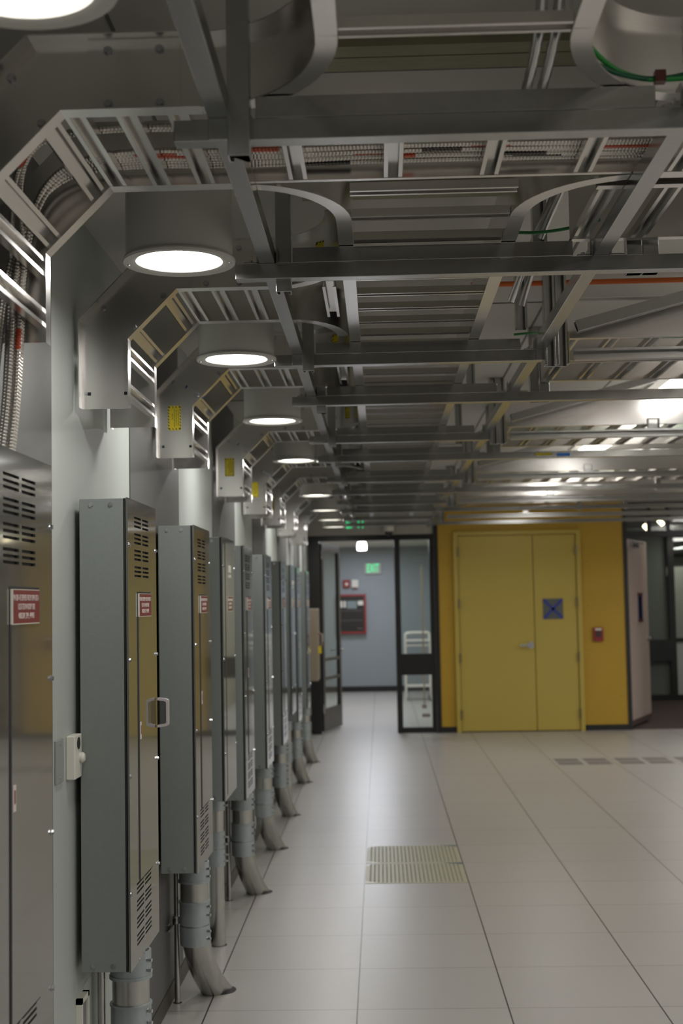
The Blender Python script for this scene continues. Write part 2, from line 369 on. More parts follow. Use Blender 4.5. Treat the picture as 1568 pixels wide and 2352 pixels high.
struct(MB().box(4.70, 6.2, 23.3, 23.4, 2.0, 2.15).build('trim_12', bpy.data.materials['pale_office_partition']))
area('side_room_light_glow', (4.1, 19.0, 2.70), .3, 1.0, 11, (1, .90, .80))
area('side_room_light_glow', (4.9, 22.8, 2.70), .3, .8, 8, (1, .98, .9))
area('side_room_light_glow', (6.6, 19.5, 2.70), .3, 1.0, 8, (1, .95, .85))

# ------------------------------------------------------------------ electrical panelboards on the left wall
XF = -.735; XB = -.883; ZT = 1.965; ZB0 = .588; CW = .50
def louver_plate(z0, z1, louv):
    """front sheet: rows of slots left open near top and bottom"""
    m = MB(); xs = (XF - .010, XF - .004)
    ys = [0, .105, .225, .245, .355, CW] if louv else [0, CW]
    slots = []
    if louv:
        for g in range(4):
            for k in range(3):
                slots.append((z1 - .050 - g * .050 - k * .0130 - .0065, z1 - .050 - g * .050 - k * .0130))
                slots.append((z0 + .050 + g * .050 + k * .0130, z0 + .050 + g * .050 + k * .0130 + .0065))
    slots.sort(); zc = z0
    for a, b in slots:
        m.box(xs[0], xs[1], 0, CW, zc, a)
        for i in (0, 2, 4): m.box(xs[0], xs[1], ys[i], ys[i + 1], a, b)
        zc = b
    m.box(xs[0], xs[1], 0, CW, zc, z1); return m
def panelboard(louv=True, z0=ZB0, plaque=True):
    r = empty('electrical_panelboard', (0, 0, 0), '', 'electrical panel')
    MB().box(XB, XF - .018, .002, CW - .002, z0 + .002, ZT - .002).build('cabinet_body', m_body, r, bevel=.002)
    if louv: MB().box(XF - .018, XF - .012, .09, .37, z0 + .03, ZT - .03).build('louver_shade', m_black, r)  # black sheet standing in for the shade inside the louver slots
    MB().box(XF - .0175, XF - .0125, .002, CW - .002, z0 + .002, ZT - .002).build('seam', m_black, r)
    louver_plate(z0, ZT, louv).build('front_cover', m_front, r)
    # edges of the folded cover
    if louv: dz0, dz1 = z0 + .235, ZT - .282
    else: dz0, dz1 = z0 + .02, ZT - .02
    if louv:
        MB().box(XF - .0042, XF - .0036, .146, .385, dz0 - .006, dz1 + .005).build('door_gap', m_black, r)
        d = MB().box(XF - .0042, XF - .0005, .155, .375, dz0, dz1).build('door', m_front, r)
        MB().box(XF - .0006, XF + .0008, .162, .180, 1.24, 1.292).build('door_sticker', m_whitetext, d)
        MB().box(XF + .0006, XF + .0012, .166, .176, 1.255, 1.282).build('sticker_print', m_red, d)
    else:
        d = MB().box(XF - .0042, XF - .002, .10, .46, dz0, dz1).build('door', m_front, r)
    zp = 1.681
    pm = m_red if louv else m_brown
    pl = MB().box(XF - .003, XF + .0012, .158, .368, zp - .068, zp).build('nameplate', pm, r)
    ed = MB(); ed.box(XF - .003, XF + .0016, .1545, .158, zp - .0695, zp + .0015); ed.box(XF - .003, XF + .0013, .158, .368, zp, zp + .0015); ed.box(XF - .003, XF + .0014, .158, .368, zp - .070, zp - .068)
    ed.build('plate_edge', m_white, pl)
    for t, (line, wd) in enumerate((('PA1201-42 SERVED FROM DPA1242-1', .198), ('LOCATED IN ROOM 1242', .132), ('400/230V, 3PH, 4WIRE', .126))):
        mt = Matrix(((0, 0, 1, XF + .0014), (1, 0, 0, .262), (0, 1, 0, zp - .016 - t * .0185), (0, 0, 0, 1)))
        text_mesh(line, .0175, m_whitetext, 'lettering', pl, mt, .0002, width=wd)
    sm = []
    for zz in (z0 + .02, ZT - .02):
        for x in (XB + .035, XF - .055): sm.append(((x, .002, zz), (0, -1, 0), .0055, .004))
    n = 4 if louv else 3
    for i in range(n):
        zz = z0 + .22 + (ZT - z0 - .36) * i / (n - 1)
        for y in (.012, CW - .012): sm.append(((XF - .004, y, zz), (1, 0, 0), .0055, .0045))
    put_bolts('screw', r, sm)
    if not louv:
        MB().box(XF - .004, XF + .0005, .22, .32, 1.80, 1.835).build('sticker', m_white, r)
        MB().box(XF - .004, XF + .0005, .22, .32, 1.775, 1.79).build('sticker', m_white, r)
    return r
CABS = [2.53, 3.955, 5.375, 6.355, 7.335, 8.71, 10.13, 11.20, 12.05, 13.62]
PLAIN = {3: .725, 7: .66}
proto = panelboard(True); proto_p = panelboard(False, .725)
CLAB = ['grey electrical panelboard nearest the camera, cut by the left edge, flexible conduits entering its top',
        'grey electrical panelboard beside the white wall horn, tall with red plaque and louvers',
        'grey electrical panelboard with clear plastic cover at its front edge, just before the plain one',
        'grey panelboard without louvers, brown plaque and white stickers, nearer of the two plain ones',
        'grey louvered panelboard with red plaque right behind the nearer plain brown-plaque one',
        'grey louvered panelboard with red plaque, sixth along the left wall',
        'grey louvered panelboard with red plaque, seventh along the left wall',
        'grey panelboard without louvers and with brown plaque, farther of the two plain ones',
        'grey louvered panelboard, second to last of the row before the black door',
        'grey louvered panelboard, last of the row, by the beige box and black door']
first = True; fp = True
for i, y in enumerate(CABS):
    if i in PLAIN: c = proto_p if fp else copy_tree(proto_p); fp = False
    else: c = proto if first else copy_tree(proto); first = False
    c.location = (0, y, 0); c['label'] = CLAB[i]; c['group'] = 'electrical panelboards along the left wall'
# clear plastic cover on the third panelboard's neighbour edge
cp_ = empty('clear_latch_cover', (XF, CABS[1] + .488, 1.295), 'clear plastic latch cover sticking out from the front of the second panelboard', 'latch cover')
cm = MB(); prof = []
for a in range(5): prof.append((.030 + .010 * math.sin(a * PI / 8), .042 + .010 * math.cos(a * PI / 8)))
prof = [(0, .048), (.026, .045)] + [(.028 + .008 * math.sin(a * PI / 6), .036 + .008 * math.cos(a * PI / 6)) for a in range(4)]
out = prof + [(x, -z) for x, z in reversed(prof)]
inn = [(x * .80, z * .84) for x, z in out]
n = len(out)
cm.add([(x, -.012, z) for x, z in out] + [(x, .012, z) for x, z in out] + [(x, -.012, z) for x, z in inn] + [(x, .012, z) for x, z in inn],
       [(i, i + 1, n + i + 1, n + i) for i in range(n - 1)] + [(2 * n + i, 3 * n + i, 3 * n + i + 1, 2 * n + i + 1) for i in range(n - 1)] + [(i, 2 * n + i, 2 * n + i + 1, i + 1) for i in range(n - 1)] + [(n + i, n + i + 1, 3 * n + i + 1, 3 * n + i) for i in range(n - 1)])
cm.build('cover_shell', mat('milky_plastic', (.55, .5, .5), .3, 0), cp_)
MB().box(0, .026, .009, .011, -.04, .04).build('cover_face', m_clearpl, cp_)

# big bent conduits under the panelboards
def bent_conduit(ztop):
    r = empty('bent_conduit', (0, 0, 0), '', 'conduit')
    R = .057; pts = [(0, 0, ztop), (0, 0, .36)]
    for k in range(1, 17):
        a = k / 16.0; pts.append((.078 * a ** 2.1, .29 * a ** 2.1, .36 - .40 * a))
    MB().tube(pts, R, 28).build('pipe', m_pipe, r, smooth=True)
    cl = MB(); cl.cyl((0, 0, ztop - .075), (0, 0, 1), R + .006, .075, 28); cl.cyl((0, 0, ztop - .082), (0, 0, 1), R + .009, .010, 28); cl.build('connector', m_collar, r, smooth=True)
    MB().tube([(0, 0, .430), (0, 0, .424), (0, 0, .423), (0, 0, .335)], R, 28, rad=[R + .008, R + .008, R + .005, R + .005]).build('coupling', m_collar, r, smooth=True)
    MB().tube([(0, 0, .333), (.002, .006, .255)], R + .006, 28).build('coupling', m_collar, r, smooth=True)
    put_bolts('set_screw', r, [((R * .93, -R * .42, z), (1, -.35, 0), .006, .014) for z in (ztop - .025, ztop - .055, .41, .375, .31, .28)])
    ho = MB(); ho.disc_lathe(.078 * .80, .29 * .80, [(.0, .0006), (.060, .0006), (.060, .0012), (.0, .0012)], 32)
    for i_, v in enumerate(ho.v): ho.v[i_] = (v[0] + (v[0] - .062) * .28 + .004, v[1] + (v[1] - .232) * .3, v[2])
    ho.build('floor_cutout', m_black, r)
    return r
CN = [1, 2, 4, 5, 6, 8, 9]
bc = bent_conduit(ZB0 - .001)
for j, i in enumerate(CN):
    o = bc if j == 0 else copy_tree(bc)
    o.location = (-.790, CABS[i] + .27, 0)
    o['label'] = ['large bent conduit beside the white wall horn panelboard, cut by the bottom edge', 'nearest large bent conduit whose foot is seen meeting the floor',
                  'large bent steel conduit right behind the straight medium pipe, second foot on the floor', 'large bent steel conduit, third foot meeting the floor along the left wall',
                  'large bent steel conduit, fourth foot meeting the floor along the left wall', 'large bent steel conduit, second to last along the left wall', 'large bent steel conduit, last before the black glazed door'][j]
    o['group'] = 'large bent conduits under the panelboards'
def med_conduit():
    r = empty('straight_conduit', (0, 0, 0), '', 'conduit'); R = .036; zt = .724
    MB().tube([(0, 0, zt), (0, 0, .30), (0, .012, .1), (.0, .03, -.03)], R, 24).build('pipe', m_pipe, r, smooth=True)
    MB().cyl((0, 0, zt - .075), (0, 0, 1), R + .006, .075, 24).build('connector', m_collar, r, smooth=True)
    for zz in (.34, .255): MB().cyl((0, 0, zt - zz), (0, 0, 1), R + .005, .08, 24).build('coupling', m_collar, r, smooth=True)
    put_bolts('set_screw', r, [((R + .002, -.01, z), (1, -.4, 0), .005, .014) for z in (zt - .02, zt - .05, zt - .2, zt - .235, zt - .285, zt - .315)])
    ho = MB(); ho.disc_lathe(0, .028, [(.0, .0006), (.042, .0006), (.042, .0012), (.0, .0012)], 28); ho.build('floor_cutout', m_black, r); return r
mc = med_conduit(); mc.location = (-.815, CABS[3] + .26, 0); mc['label'] = 'medium straight steel conduit under the nearer plain panelboard, behind the first bent foot'; mc['group'] = 'medium conduits under plain panelboards'
mc2 = copy_tree(mc); mc2.location = (-.80, CABS[7] + .2, -.065); mc2['label'] = 'medium straight steel conduit under the farther plain panelboard, among the far bent conduits'
# thin pipes with clamps on short strut pieces
def thin_pipe():
    r = empty('thin_pipe', (0, 0, 0), '', 'pipe')
    MB().tube([(0, 0, .60), (0, 0, -.02)], .0115, 14).build('pipe', m_pipe, r, smooth=True)
    c = MB(); c.cyl((0, 0, .325), (0, 0, 1), .016, .03, 14); c.tube([(0, -.012, .34), (.022, -.018, .34)], .004, 8); c.disc_lathe(0, 0, [(.0115, .325), (.018, .325), (.018, .352), (.0115, .352)], 16); c.build('pipe_clamp', m_bolt, r)
    channel((WX - (-.872) + .004, -.14, .335), (WX - (-.872) + .004, .05, .335), (1, 0, 0), h=.0155, t=.003, lip=.005).build('wall_strut', m_galv, r)
    ho = MB(); ho.disc_lathe(0, 0, [(.0, .0006), (.019, .0006), (.019, .0012), (.0, .0012)], 20); ho.build('floor_cutout', m_black, r); return r
tp0 = thin_pipe()
for j, (y, lab) in enumerate(((4.18, 'beside the cropped big conduit at bottom left'), (5.70, 'left of the nearest bent conduit foot'), (7.62, 'between the first and second bent feet'), (9.08, 'between the second and third bent feet'), (10.56, 'between the third and fourth bent feet'), (12.35, 'farthest of the row'))):
    o = tp0 if j == 0 else copy_tree(tp0); o.location = (-.872, y, 0); o['label'] = 'thin steel pipe clamped near the wall, ' + lab; o['group'] = 'thin pipes along the left wall'

# wall devices near the second panelboard
wh = empty('wall_horn', (WX, 3.905, 1.215), 'white wall horn with round knob beside the second panelboard', 'alarm horn')
MB().box(0, .026, -.045, .045, -.062, .062).build('housing', m_white, wh, bevel=.003)
MB().disc_lathe(0, 0, [(0, .0), (.013, .0), (.015, .008), (.010, .014), (0, .014)], 24).build('knob', m_white, wh, smooth=True).matrix_local = Matrix.Translation((.026, .022, -.005)) @ Matrix.Rotation(PI / 2, 4, 'Y')
MB().disc_lathe(0, 0, [(0, 0), (.017, 0), (.017, .002), (0, .002)], 24).build('sounder', m_ink, wh).matrix_local = Matrix.Translation((.026, .0, .038)) @ Matrix.Rotation(PI / 2, 4, 'Y')
wp = empty('blank_wall_plate', (WX + .004, 3.765, 1.217), 'grey blank wall plate just left of the white horn', 'wall plate')
MB().box(-.004, .003, -.043, .043, -.060, .060).build('plate', mat('grey_plate', (.36, .38, .38), .4, .3), wp, bevel=.0015)
put_bolts('screw', wp, [((.003, 0, z), (1, 0, 0), .003, .001) for z in (.045, -.045)])
ob = empty('outlet_box', (WX, 4.02, .42), 'white framed outlet box low on the wall under the second panelboard', 'outlet')
f_ = MB(); f_.box(0, .018, -.05, -.035, -.09, .09); f_.box(0, .018, .035, .05, -.09, .09); f_.box(0, .018, -.05, .05, .075, .09); f_.box(0, .018, -.05, .05, -.09, -.075); f_.build('frame', m_white, ob)
MB().box(0, .012, -.035, .035, -.075, .075).build('receptacle', mat('grey_receptacle', (.2, .2, .2), .5), ob)
# beige disconnect box near the far door
bx = empty('beige_disconnect_box', (-.80, 15.25, 1.18), 'beige electrical box with yellow lock beside the black door frame', 'electrical box')
MB().box(-.10, .10, -.25, .25, -.40, .40).build('cabinet_body', m_beige, bx, bevel=.006)
q = MB(); q.tube([(.10, -.1, .13), (.14, -.1, .11), (.14, -.1, -.01), (.10, -.1, -.03)], .012, 10); q.build('handle', mat('brown_handle', (.25, .17, .14), .4), bx, smooth=True)
MB().box(.10, .135, -.12, -.06, -.10, -.02).build('lock_tag', m_yel, bx)
MB().box(-.015, .015, -.015, .015, 0, 1.66 - .40).build('riser_pipe', m_pipe, bx, loc=(-.06, 0, .40))

# ------------------------------------------------------------------ cable trays
ZI = 2.590; ZO = 2.740        # tray underside and top
INN = [(-.737, 2.238), (-.737, 2.442), (-.590, ZI)]
OUT = [(-.887, 2.238), (-.887, 2.505), (-.655, ZO)]
def drop_rail(mb, yw, d, xend):
    inn = INN + [(xend, ZI)]; out_ = OUT + [(xend, ZO)]; t = .003; fl = .040
    y0, y1 = (yw, yw + t)
    poly = inn + out_[::-1]; mb.prism(poly, (0, y0, 0), (1, 0, 0), (0, 0, 1), (0, 1, 0), t)
    def lerp(a, b, k): return (a[0] + (b[0] - a[0]) * k, a[1] + (b[1] - a[1]) * k)
    ya, yb = (yw - fl, yw) if d < 0 else (yw + t, yw + t + fl)
    for A, B in ((inn, out_), (out_, inn)):
        for i in range(3):
            q_ = [A[i], A[i + 1], lerp(A[i + 1], B[i + 1], .02), lerp(A[i], B[i], .02)]
            mb.prism(q_, (0, ya, 0), (1, 0, 0), (0, 0, 1), (0, 1, 0), yb - ya)
RW = .0205
def rung_mesh(L):   # channel open downward, along +y from 0..L, bottom at z=0
    m = MB(); h = .020; t = .0022
    poly = [(-RW, 0), (-RW + .009, 0), (-RW + .009, t), (-RW + t, t), (-RW + t, h - t), (RW - t, h - t), (RW - t, t), (RW - .009, t), (RW - .009, 0), (RW, 0), (RW, h), (-RW, h)]
    m.prism(poly, (0, 0, 0), (1, 0, 0), (0, 0, 1), (0, 1, 0), L); return m
def rung_xf(p, ang): return Matrix.Translation(p) @ Matrix.Rotation(ang, 4, 'Y')
def label_sticker(parent, mtx, sx=.052, sz=.10):
    """yellow warning label with black hazard border, in local xy plane facing +z of mtx"""
    b = MB().box(-sx / 2, sx / 2, -sz / 2, sz / 2, 0, .0006); b.v = [tuple(mtx @ Vector(v)) for v in b.v]; pl = b.build('warning_label', m_yel, parent)
    s = MB(); bw = .0055
    def stripe(x, y): 
        v = [(x, y, .0010), (x + bw * .9, y - bw * .9, .0010), (x + bw * .9, y - bw * 1.9, .0010), (x, y - bw, .0010)]; s.add([mtx @ Vector(k) for k in v], [(0, 3, 2, 1)])
    n = int(sz / .0115)
    for k in range(n):
        y = sz / 2 - k * sz / n; stripe(-sx / 2, y); stripe(sx / 2 - bw, y)
    nx = int(sx / .0115)
    for k in range(nx):
        x = -sx / 2 + .004 + k * sx / nx
        for y in (sz / 2, -sz / 2 + bw * 1.9): stripe(x, y)
    for x, y0, y1 in ((-.010, -.005, .02), (-.002, -.035, .038), (.006, -.03, .036), (.014, -.03, .034)):
        yy = y0
        while yy < y1:
            l_ = random.uniform(.004, .010); v = [(x, yy, .0009), (x + .0022, yy, .0009), (x + .0022, min(yy + l_, y1), .0009), (x, min(yy + l_, y1), .0009)]
            s.add([mtx @ Vector(k) for k in v], [(0, 1, 2, 3)]); yy += l_ + .002
    s.build('label_print', m_ink, pl)
    return pl
def drop_tray(xend, rungs_x, wid=.44, lab=True, gap=None):
    """near rail web at y=0, far rail web at y=wid"""
    r = empty('cable_tray', (0, 0, 0), '', 'cable tray')
    a = MB(); drop_rail(a, 0, -1, gap[0] if gap else xend); a.build('side_rail', m_alu, r)
    if gap:
        a = MB(); a.box(gap[1], xend, 0, .003, ZI, ZO); a.box(gap[1], xend, -.04, 0, ZI, ZI + .003); a.box(gap[1], xend, -.04, 0, ZO - .003, ZO); a.build('side_rail', m_alu, r)
    b = MB(); drop_rail(b, wid - .003, 1, -.312 if gap else xend); b.build('side_rail', m_alu, r)
    if gap:
        b = MB(); b.box(.622, xend, wid - .003, wid, ZI, ZO); b.box(.622, xend, wid, wid + .04, ZI, ZI + .003); b.box(.622, xend, wid, wid + .04, ZO - .003, ZO); b.build('side_rail', m_alu, r)
        b = MB(); b.box(-.311, .621, wid - .012, wid - .009, ZI, ZI + .030); b.box(-.311, .621, wid - .009, wid + .002, ZI, ZI + .003); b.build('cross_bar', m_alu, r)
    rm = None
    spots = []
    for x in rungs_x: spots.append(((x, .003, ZI + .001), 0))
    dx, dz = INN[2][0] - INN[1][0], INN[2][1] - INN[1][1]
    for k in (.15, .84): spots.append(((INN[1][0] + dx * k - .003, .003, INN[1][1] + dz * k + .003), -PI / 4))
    for z in (2.41, 2.295): spots.append(((-.741, .003, z), -PI / 2))
    for p, an in spots:
        if rm is None: rm = rung_mesh(wid - .006).build('rung', m_alu, r); o = rm
        else: o = rm.copy(); COL.objects.link(o); o.parent = r
        o.matrix_local = rung_xf(p, an)
    # splice plates and bolts on the outside of the near rail
    sp_ = MB(); sp_.box(-.545, -.365, -.0035, -.0003, ZI + .010, ZO - .010); sp_.build('splice_plate', m_alu, r)
    bb_ = []
    for x in (-.505, -.405):
        for z in (ZI + .022, ZO - .022): bb_.append(((x, -.0035, z), (0, -1, 0), .0072, .007))
    for k in (.22, .78):
        pi_ = Vector((INN[1][0] + dx * k, 0, INN[1][1] + dz * k)); po = Vector((OUT[1][0] + (OUT[2][0] - OUT[1][0]) * k, 0, OUT[1][1] + (OUT[2][1] - OUT[1][1]) * k))
        for s_ in (.16, .86): c_ = pi_.lerp(po, s_); bb_.append(((c_.x, 0, c_.z), (0, -1, 0), .0072, .007))
    for p in ((-.872, 2.285),): bb_.append(((p[0], 0, p[1]), (0, -1, 0), .004, .004))
    put_bolts('bolt', r, bb_)
    for x in (-.862, -.752): MB().box(x - .005, x + .005, -.0008, .0035, 2.279, 2.289).build('bolt_hole', m_black, r)
    if lab:
        mt = Matrix(((1, 0, 0, -.815), (0, 0, -1, -.0004), (0, 1, 0, 2.40), (0, 0, 0, 1)))
        label_sticker(r, mt)
        st_ = MB(); c_ = Vector((-.725, -.0006, 2.50)); d_ = Vector((1, 0, -.62)).normalized(); n_ = Vector((-d_.z, 0, d_.x))
        def quad(a0, a1, b0, b1, M_):
            M_.add([c_ + d_ * a0 + n_ * b0, c_ + d_ * a1 + n_ * b0, c_ + d_ * a1 + n_ * b1, c_ + d_ * a0 + n_ * b1], [(0, 1, 2, 3)])
        quad(.022, .036, -.008, .008, st_); quad(-.052, -.046, -.006, .007, st_); st_.build('sticker', mat('sticker_blue', (.02, .08, .25), .4) if not bpy.data.materials.get('sticker_blue') else bpy.data.materials['sticker_blue'], r)
        st2 = MB()
        for k in range(5): quad(-.040 + k * .011, -.033 + k * .011, -.006, .006, st2)
        st2.build('sticker_lettering', mat('faded_lettering', (.42, .45, .45), .5) if not bpy.data.materials.get('faded_lettering') else bpy.data.materials['faded_lettering'], r)
    return r
RX1 = [-.572, -.472, -.372, -.164, .048, .262, .470, .68, .89, 1.10]
t1 = drop_tray(2.9, RX1 + [1.31, 1.52, 1.73, 1.94, 2.15, 2.36, 2.57, 2.78], lab=False, gap=(-.322, .602)); t1.location = (0, 2.54, 0)
tag(t1, 'nearest aluminium cable tray carrying the bundle of corrugated conduits with orange tape', 'cable tray', 'cable trays dropping to the panelboards')
TY = [4.01, 5.40, 7.40, 8.89, 10.20, 11.82, 13.42]
t2 = drop_tray(-.3035, [-.572, -.472, -.372], lab=False); t2.location = (0, TY[0], 0)
tag(t2, 'bare aluminium tray dropping over the second panelboard, no yellow label, behind the nearest round lamp', 'cable tray', 'cable trays dropping to the panelboards')
t3 = drop_tray(-.3035, [-.572, -.472, -.372], lab=True)
TL = ['aluminium drop tray with the largest yellow warning label, behind the second round lamp', 'aluminium drop tray with yellow label, behind the third round lamp', 'aluminium drop tray with yellow label, behind the fourth round lamp',
      'aluminium drop tray half hidden, only a yellow sliver of label showing', 'aluminium drop tray second to last before the black door', 'last aluminium drop tray, nearest the black door']
for j in range(1, 7):
    o = t3 if j == 1 else copy_tree(t3); o.location = (0, TY[j], 0); o['label'] = TL[j - 1]; o['group'] = 'cable trays dropping to the panelboards'
    if j >= 5:
        for ch in list(o.children):
            if ch.name.startswith(('warning_label', 'sticker')):
                for g in list(ch.children): bpy.data.objects.remove(g)
                bpy.data.objects.remove(ch)
# main trays running down the hall
def plan_rail(mb, path, side, fl=.038):
    """vertical web along a plan path with flanges on one side (+1 = left of travel)"""
    t = .003; n = len(path); off = []
    for i, p in enumerate(path):
        a = Vector(path[max(i - 1, 0)]); b = Vector(path[min(i + 1, n - 1)]); d = (b - a).normalized(); off.append(Vector((-d.y, d.x)) * side)
    P = [Vector(p) for p in path]
    def strip(o0, o1, z0, z1):
        rings = []
        for p, o in zip(P, off):
            a = p + o * o0; b = p + o * o1; rings.append([(a.x, a.y, z0), (b.x, b.y, z0), (b.x, b.y, z1), (a.x, a.y, z1)])
        mb.ring_sweep(rings)
    strip(0, t, ZI, ZO); strip(t, fl, ZI, ZI + .003); strip(t, fl, ZO - .003, ZO)
ML, MR = -.052, .340      # inner faces of the long run's rails
def long_tray(y0, y1, label, ys):
    r = empty('long_cable_tray', ((ML + MR) / 2, y0, ZI), label, 'cable tray', 'sections of the long tray down the hall')
    inv = Matrix.Translation((-(ML + MR) / 2, -y0, -ZI))
    def fix(o): o.parent = r; o.location = (-(ML + MR) / 2, -y0, -ZI); return o
    a = MB(); plan_rail(a, [(ML, y0), (ML, y1)], 1); fix(a.build('side_rail', m_alu))
    a = MB(); plan_rail(a, [(MR, y0), (MR, y1)], -1); fix(a.build('side_rail', m_alu))
    rm = None
    for y in ys:
        if rm is None: rm = rung_mesh(MR - ML - .002).build('rung', m_alu, r); o = rm
        else: o = rm.copy(); COL.objects.link(o); o.parent = r
        o.matrix_local = inv @ Matrix.Translation((ML + .001, y, ZI + .004)) @ Matrix.Rotation(-PI / 2, 4, 'Z')
    return r
def yr(a, b, s=.2095): 
    o = []; y = a
    while y < b: o.append(y); y += s
    return o
long_tray(-1.0, 2.198, 'near section of the long ladder tray overhead, its rungs at the top edge', yr(-.95, 2.22, .45))
long_tray(3.302, 5.85, 'second section of the long ladder tray, just beyond the conduit-filled cross tray', yr(3.09, 5.85))
long_tray(5.852, 8.90, 'third section of the long ladder tray, above the second round lamp', yr(5.95, 8.9))
long_tray(8.902, 12.0, 'fourth section of the long ladder tray, over the middle of the hall', yr(9.0, 12.0))
long_tray(12.002, 15.4, 'last section of the long ladder tray, closest to the exit sign', yr(12.1, 15.4))
# curved side rails of the fittings
def arc(x0, y0, x1, y1, horiz_first, n=14):
    """quarter ellipse between (x0,y0) with horizontal tangent and (x1,y1) with vertical tangent"""
    return [(x0 + (x1 - x0) * math.sin(a), y1 + (y0 - y1) * math.cos(a)) if True else 0 for a in [PI / 2 * k / n for k in range(n + 1)]]
def curve_rail(pts, side, label, lab=False, near=False):
    r = empty('curved_tray_rail', (pts[0][0], pts[0][1], ZI), label, 'tray fitting', 'curved rails where trays meet')
    a = MB(); plan_rail(a, pts, side); o = a.build('side_rail', m_alu, r, smooth=True); o.location = (-pts[0][0], -pts[0][1], -ZI)
    if lab:
        a0 = Vector((pts[6][0], pts[6][1], 0)); b0 = Vector((pts[9][0], pts[9][1], 0)); d = (b0 - a0); 
        nrm = Vector((d.y, -d.x, 0)).normalized()
        if nrm.y > 0: nrm = -nrm
        if nrm.x < 0: pass
        d.normalize(); zz = Vector((0, 0, 1)); mid = (a0 + b0) / 2
    return r
curve_rail(arc(-.32, 2.543, ML, 2.20, True), -1, 'curved rail at the near left corner of the cross tray, top centre')
curve_rail(arc(.60, 2.543, MR, 2.20, True), 1, 'curved rail with green wires at the near right corner, top right')
curve_rail(arc(-.31, 2.984, ML, 3.30, True), 1, 'sweeping curved rail at the far left of the cross tray, above the first round lamp')
curve_rail(arc(.62, 2.985, MR, 3.30, True), -1, 'sweeping curved rail at the far right of the cross tray, right of centre')
for j, y in enumerate(TY[:6]):
    nm = ['second', 'third', 'fourth', 'fifth', 'sixth', 'seventh'][j]
    pa = arc(-.30, y + .003, ML - .043, y - .30, True)
    a = curve_rail([(-.302, y + .003)] + pa, -1, 'near curved rail joining the %s drop tray to the long tray' % nm)
    b = curve_rail([(-.302, y + .437)] + arc(-.30, y + .437, ML - .043, y + .74, True), 1, 'far curved rail joining the %s drop tray to the long tray' % nm)
    g = rung_mesh(.43).build('rung', m_alu, b); g.location = (-.135 + .302, -.434, .004)
    P = Vector((pa[8][0], pa[8][1], 0)); cen = Vector((-.30, y - .30, 0)); nrm = (cen - P).normalized(); tan = Vector((-nrm.y, nrm.x, 0))
    if tan.x < 0: tan = -tan
    org = P + nrm * .0012 - Vector((-.302, y + .003, 0)) + Vector((0, 0, .085))
    xd = tan.cross(nrm)
    if j != 3: label_sticker(a, Matrix(((xd.x, tan.x, nrm.x, org.x), (xd.y, tan.y, nrm.y, org.y), (xd.z, tan.z, nrm.z, org.z), (0, 0, 0, 1))), .062, .075)
    P2 = Vector((pa[4][0], pa[4][1], 0)); n2 = (cen - P2).normalized(); t2_ = Vector((-n2.y, n2.x, 0)); o2 = P2 + n2 * .0015 - Vector((-.302, y + .003, 0)) + Vector((0, 0, .07))
    MB().add([o2 - t2_ * .009 - Vector((0, 0, .01)), o2 + t2_ * .009 - Vector((0, 0, .01)), o2 + t2_ * .009 + Vector((0, 0, .01)), o2 - t2_ * .009 + Vector((0, 0, .01))], [(0, 1, 2, 3)]).build('blue_sticker', bpy.data.materials['sticker_blue'], a)
# right-hand cross trays
def side_tray(y0, x0, x1, label, wid=.43, sp_r=.152):
    r = empty('side_cable_tray', (x0, y0, ZI), label, 'cable tray', 'cross trays on the right side')
    a = MB(); plan_rail(a, [(x0, y0), (x1, y0)], -1, .028); o = a.build('side_rail', m_alu, r); o.location = (-x0, -y0, -ZI)
    a = MB(); plan_rail(a, [(x0, y0 + wid), (x1, y0 + wid)], 1, .028); o = a.build('side_rail', m_alu, r); o.location = (-x0, -y0, -ZI)
    rm = None; x = x0 + .03
    while x < x1:
        if rm is None: rm = rung_mesh(wid).build('rung', m_alu, r); o = rm
        else: o = rm.copy(); COL.objects.link(o); o.parent = r
        o.matrix_local = Matrix.Translation((x - x0, 0, .004)); x += sp_r
    return r
side_tray(3.095, .52, 2.9, 'short-rung tray on the right directly behind the conduit-filled cross tray')
BYO = [5.15, 7.66, 10.28, 12.62]
for j, y in enumerate(BYO):
    e = [3.4, 4.2, 5.0, 5.6][j]
    side_tray(y - .23, .70, e, 'right-hand cross tray just before the %s broken cross strut pair' % ORD[j])
    side_tray(y + .27, .72, e, 'right-hand cross tray just behind the %s broken cross strut pair' % ORD[j])

